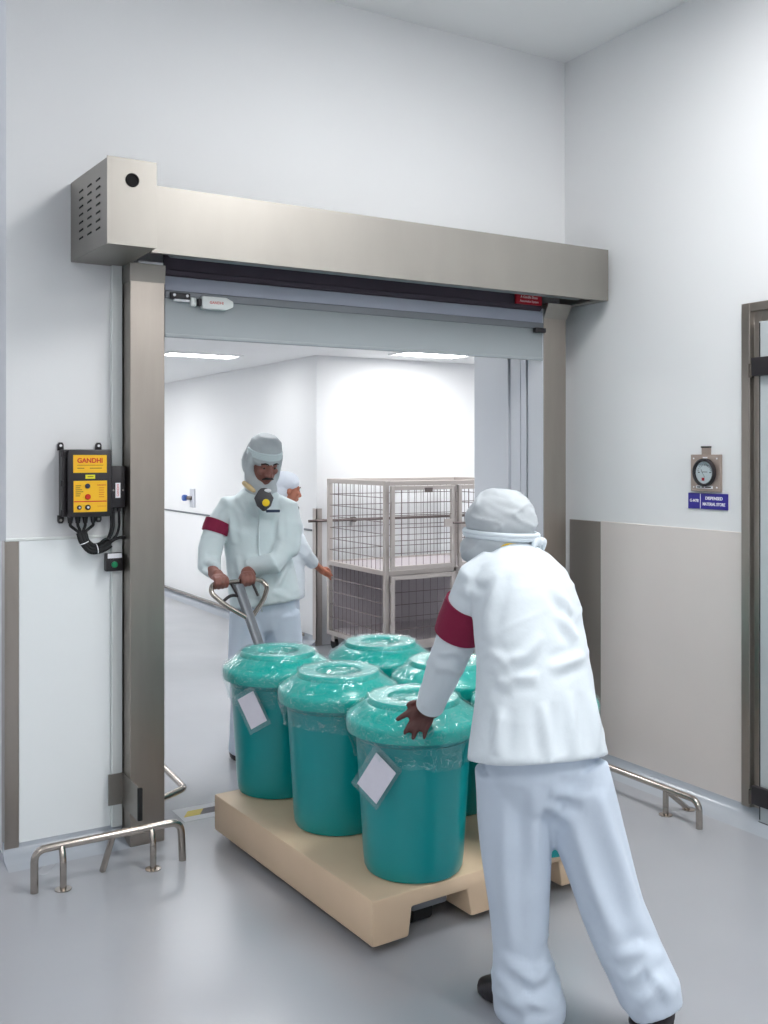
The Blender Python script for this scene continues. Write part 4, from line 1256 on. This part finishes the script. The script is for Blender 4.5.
g.loft([(V(2.309, 0.762, 0.752), 0.100, 0.11), (V(2.332, 0.772, 0.489), 0.094, 0.10), (V(2.349, 0.809, 0.262), 0.086, 0.09), (V(2.375, 0.863, 0.054), 0.080, 0.085)], RT1, 28, 0.15)
g.build('trousers', M['cloth_b'], p1, 180, voxel=0.008, relax=4, wrinkle=folds(0.012, 2.6, (1, 0.2, 0.3), 0.25, 3.1, 0.004))
a = V(V(2.148, 0.930, 0.000))
shoe('shoe', p1, a, a + V(-0.12, -0.22, 0), 0.05)
a = V(V(2.393, 0.916, 0.000))
shoe('shoe', p1, a, a + V(-0.07, -0.24, 0), 0.05)
# hood with brow band and side flaps
hc = V(V(2.168, 0.696, 1.558))
f1 = (FW1 + V(0.36, 0, -0.36)).normalized()
r1 = f1.cross(V(0, 0, 1)).normalized()
u1 = r1.cross(f1)
AX = (r1, f1, u1)
g = MB()
g.ell(hc + u1 * 0.055 - f1 * 0.010, (0.088, 0.112, 0.085), AX)
g.loft([(hc + u1 * 0.070 + f1 * 0.003, 0.086, 0.100), (hc + u1 * 0.122 + f1 * 0.002, 0.078, 0.086)], r1, 32, 0.5)
g.ell(hc - f1 * 0.058 - u1 * 0.01, (0.092, 0.078, 0.110), AX)
for k in (-1, 1):
    g.limb([hc + r1 * k * 0.080 + u1 * 0.05 + f1 * 0.010, hc + r1 * k * 0.080 - u1 * 0.02 + f1 * 0.008, hc + r1 * k * 0.068 - u1 * 0.085 + f1 * 0.020, hc + r1 * k * 0.03 - u1 * 0.132 + f1 * 0.042], [0.022, 0.024, 0.025, 0.028])
g.limb([hc - u1 * 0.06 - f1 * 0.02, V(V(2.175, 0.738, 1.409))], [0.082, 0.090])
hood = g.build('hood', M['cap'], p1, 180, voxel=0.006, relax=4, wrinkle=folds(0.005, 12, (0, 0, 1), 0.6, 5.2))
g = MB()
pts = []
for k in range(17):
    a = math.radians(-12 + 204 * k / 16)
    pts.append(hc + u1 * (0.050 + 0.004 * math.sin(a)) + r1 * math.cos(a) * 0.084 + f1 * (math.sin(a) * 0.106 - 0.006))
q = MB()
for dz in (0.0, 0.008, 0.016, 0.024):
    q.tube([p + u1 * dz for p in pts], 0.008, 10)
q.build('brow_band', M['cloth_g'], hood, 180)
# respirator hanging at the chest, name tag, open collar
mc = V(V(2.114, 0.564, 1.369))
g = MB()
g.loft([(mc + V(0, 0, 0.045) - FW1 * 0.012, 0.030, 0.026), (mc + V(0, 0, 0.01), 0.050, 0.036), (mc - V(0, 0, 0.030), 0.036, 0.030), (mc - V(0, 0, 0.045) - FW1 * 0.006, 0.018, 0.018)], RT1, 28, 0.6)
mk = g.build('respirator', M['mask'], p1, 60)
MB().lathe([(0, 0), (0.019, 0), (0.019, 0.008), (0.014, 0.012), (0, 0.013)], mc + FW1 * 0.030 - V(0, 0, 0.012) - RT1 * 0.008, 24, FW1).build('valve', M['valve'], mk)
MB().ell(mc + FW1 * 0.012 + V(0, 0, 0.048) - RT1 * 0.018, (0.020, 0.008, 0.010), (RT1, FW1, (0, 0, 1)), 2).build('nose_clip', M['white'], mk)
tz = V(V(2.179, 0.595, 1.309))
mtx = Matrix.Translation(tz) @ Matrix((RT1.normalized(), FW1, V(0, 0, 1))).transposed().to_4x4()
MB().box(-0.036, 0.036, -0.01, 0.004, -0.007, 0.007, 0.002, mtx=mtx).build('name_tag', M['navy'], p1)
MB().limb([V(V(2.062, 0.701, 1.454)), V(V(2.064, 0.641, 1.435)), V(V(2.079, 0.609, 1.415))], [0.012, 0.015, 0.010]).build('collar', M['collar'], p1, 180)
pk = MB().tube([V(V(2.121, 0.642, 1.324)) + V(0, 0, 0), V(V(2.123, 0.647, 1.158)), V(V(2.130, 0.650, 0.896)), V(V(2.136, 0.639, 0.783))], 0.004)
pk.build('coat_seam', M['cloth_g'], coat1, 180)

# ---- worker by the cage
P2 = V(3.316, 2.832, 0.000)
g = MB()
F2 = V(0.95, 0.30, 0).normalized()
R2 = F2.cross(V(0, 0, 1))
at, A = head_shapes(g, V(3.282, 2.744, 1.334), (0.93, -0.10, -0.12), (0, 0, 1), 1.0, V(3.263, 2.756, 1.197))
s2, e2, w2 = V(3.246, 2.650, 1.098), V(3.358, 2.640, 0.883), V(3.560, 2.787, 0.736)
g.limb([s2, e2, w2], [0.048, 0.038, 0.028])
h2 = V(V(3.637, 2.834, 0.688))
g.limb([w2, h2], [0.027, 0.030])
for i in range(4):
    o = V(-0.1, -0.15, 1).normalized() * (1.5 - i) * 0.020
    g.limb([h2 + o * 0.6, h2 + o + V(0.030, 0.010, -0.006), h2 + o + V(0.058, 0.012, -0.022), h2 + o + V(0.070, 0.004, -0.045)], [0.013, 0.011, 0.010, 0.008], 10)
g.limb([h2 + V(0, -0.02, 0.01), h2 + V(0.03, -0.045, -0.01), h2 + V(0.055, -0.05, -0.035)], [0.014, 0.012, 0.009], 10)
s2b, e2b, w2b = V(3.320, 2.931, 1.094), V(3.322, 2.954, 0.843), V(3.415, 2.968, 0.657)
g.limb([s2b, e2b, w2b], [0.048, 0.038, 0.028])
for i in range(4):
    o = V(0.5, 0.5, 0) * (i - 1.5) * 0.026
    g.limb([w2b, V(w2b) + V(0.01, 0, -0.07) + o, V(w2b) + V(0.015, 0, -0.115) + o, V(w2b) + V(0.010, 0, -0.15) + o], [0.022, 0.012, 0.010, 0.008], 10)
g.limb([w2b, V(w2b) + V(0.04, -0.02, -0.05), V(w2b) + V(0.045, -0.02, -0.085)], [0.018, 0.012, 0.008], 10)
g.loft([(V(3.265, 2.778, 0.609), 0.14, 0.10), (V(3.265, 2.778, 0.876), 0.13, 0.095), (V(3.271, 2.774, 1.067), 0.15, 0.10), (V(3.271, 2.774, 1.150), 0.13, 0.075), (V(3.267, 2.765, 1.197), 0.06, 0.055)], R2)
g.limb([V(3.246, 2.720, 0.617), V(3.259, 2.712, 0.315), V(3.276, 2.748, 0.057)], [0.08, 0.055, 0.042])
g.limb([V(3.319, 2.839, 0.599), V(3.354, 2.841, 0.288), V(3.340, 2.919, 0.052)], [0.08, 0.055, 0.042])
p2 = g.build('person', M['skin_l'], None, 180, origin=(P2[0], P2[1], 0), voxel=0.006, relax=2)
tag(p2, 'person in white coat and bouffant cap in profile, reaching towards the wire cage', 'person')
face_bits(p2, at, A, 1.0, False)
g = MB()
g.loft([(V(3.271, 2.774, 0.526), 0.175, 0.135), (V(3.271, 2.774, 0.686), 0.172, 0.130), (V(3.271, 2.774, 0.891), 0.165, 0.125), (V(3.271, 2.774, 1.059), 0.170, 0.122), (V(3.271, 2.774, 1.150), 0.135, 0.09), (V(3.267, 2.765, 1.197), 0.07, 0.07)], R2, 36, 0.35, 0.9)
g.loft([(V(3.244, 2.697, 1.110), 0.065, 0.065), (V(3.252, 2.646, 1.083), 0.07, 0.068), (V(3.312, 2.633, 0.961), 0.066, 0.064), (V(3.369, 2.646, 0.867), 0.062, 0.060), (V(3.506, 2.750, 0.766), 0.050, 0.048)], (0.5, 0.8, 0.2), 24, 0.3)
g.loft([(V(3.316, 2.887, 1.097), 0.065, 0.065), (V(3.320, 2.931, 1.063), 0.07, 0.068), (V(3.322, 2.954, 0.859), 0.062, 0.060), (V(3.397, 2.967, 0.689), 0.048, 0.046)], (0.5, 0.8, 0.2), 24, 0.3)
g.build('coat', M['cloth'], p2, 180, voxel=0.009, relax=4, wrinkle=folds(0.011, 3.2, (0.3, 0, 0.95), 0.3, 6.3, 0.005))
g = MB()
g.loft([(V(3.276, 2.783, 0.631), 0.15, 0.12), (V(3.276, 2.783, 0.524), 0.15, 0.115)], R2, 32, 0.4)
g.loft([(V(3.246, 2.720, 0.564), 0.092, 0.10), (V(3.259, 2.712, 0.315), 0.082, 0.088), (V(3.276, 2.748, 0.065), 0.074, 0.08)], R2, 28, 0.15)
g.loft([(V(3.319, 2.839, 0.545), 0.092, 0.10), (V(3.354, 2.841, 0.288), 0.082, 0.088), (V(3.347, 2.915, 0.067), 0.074, 0.08)], R2, 28, 0.15)
g.build('trousers', M['cloth_b'], p2, 180, voxel=0.01, relax=4, wrinkle=folds(0.010, 2.6, (1, 0.2, 0.3), 0.25, 7.1))
a = V(V(3.318, 2.874, 0.000))
shoe('shoe', p2, a, a + V(0.24, 0.06, 0), 0.048)
a = V(V(3.404, 3.091, 0.000))
shoe('shoe', p2, a, a + V(0.24, 0.06, 0), 0.048)
hc = V(V(3.276, 2.748, 1.349))
f2 = V(0.93, -0.10, 0).normalized()
r2 = f2.cross(V(0, 0, 1))
AX = (r2, f2, V(0, 0, 1))
g = MB()
g.ell(hc + V(0, 0, 0.045) - f2 * 0.02, (0.105, 0.125, 0.085), AX)
g.ell(hc - f2 * 0.055 - V(0, 0, 0.02), (0.095, 0.070, 0.09), AX)
g.build('cap', M['cap_w'], p2, 180, voxel=0.006, relax=4, wrinkle=folds(0.008, 14, (0, 0, 1), 0.6, 3.2))
MB().loft([(V(3.284, 2.626, 1.143), 0.022, 0.030), (V(3.293, 2.610, 1.211), 0.020, 0.026)], r2, 20, 0.6).build('respirator', M['mask'], p2, 60)
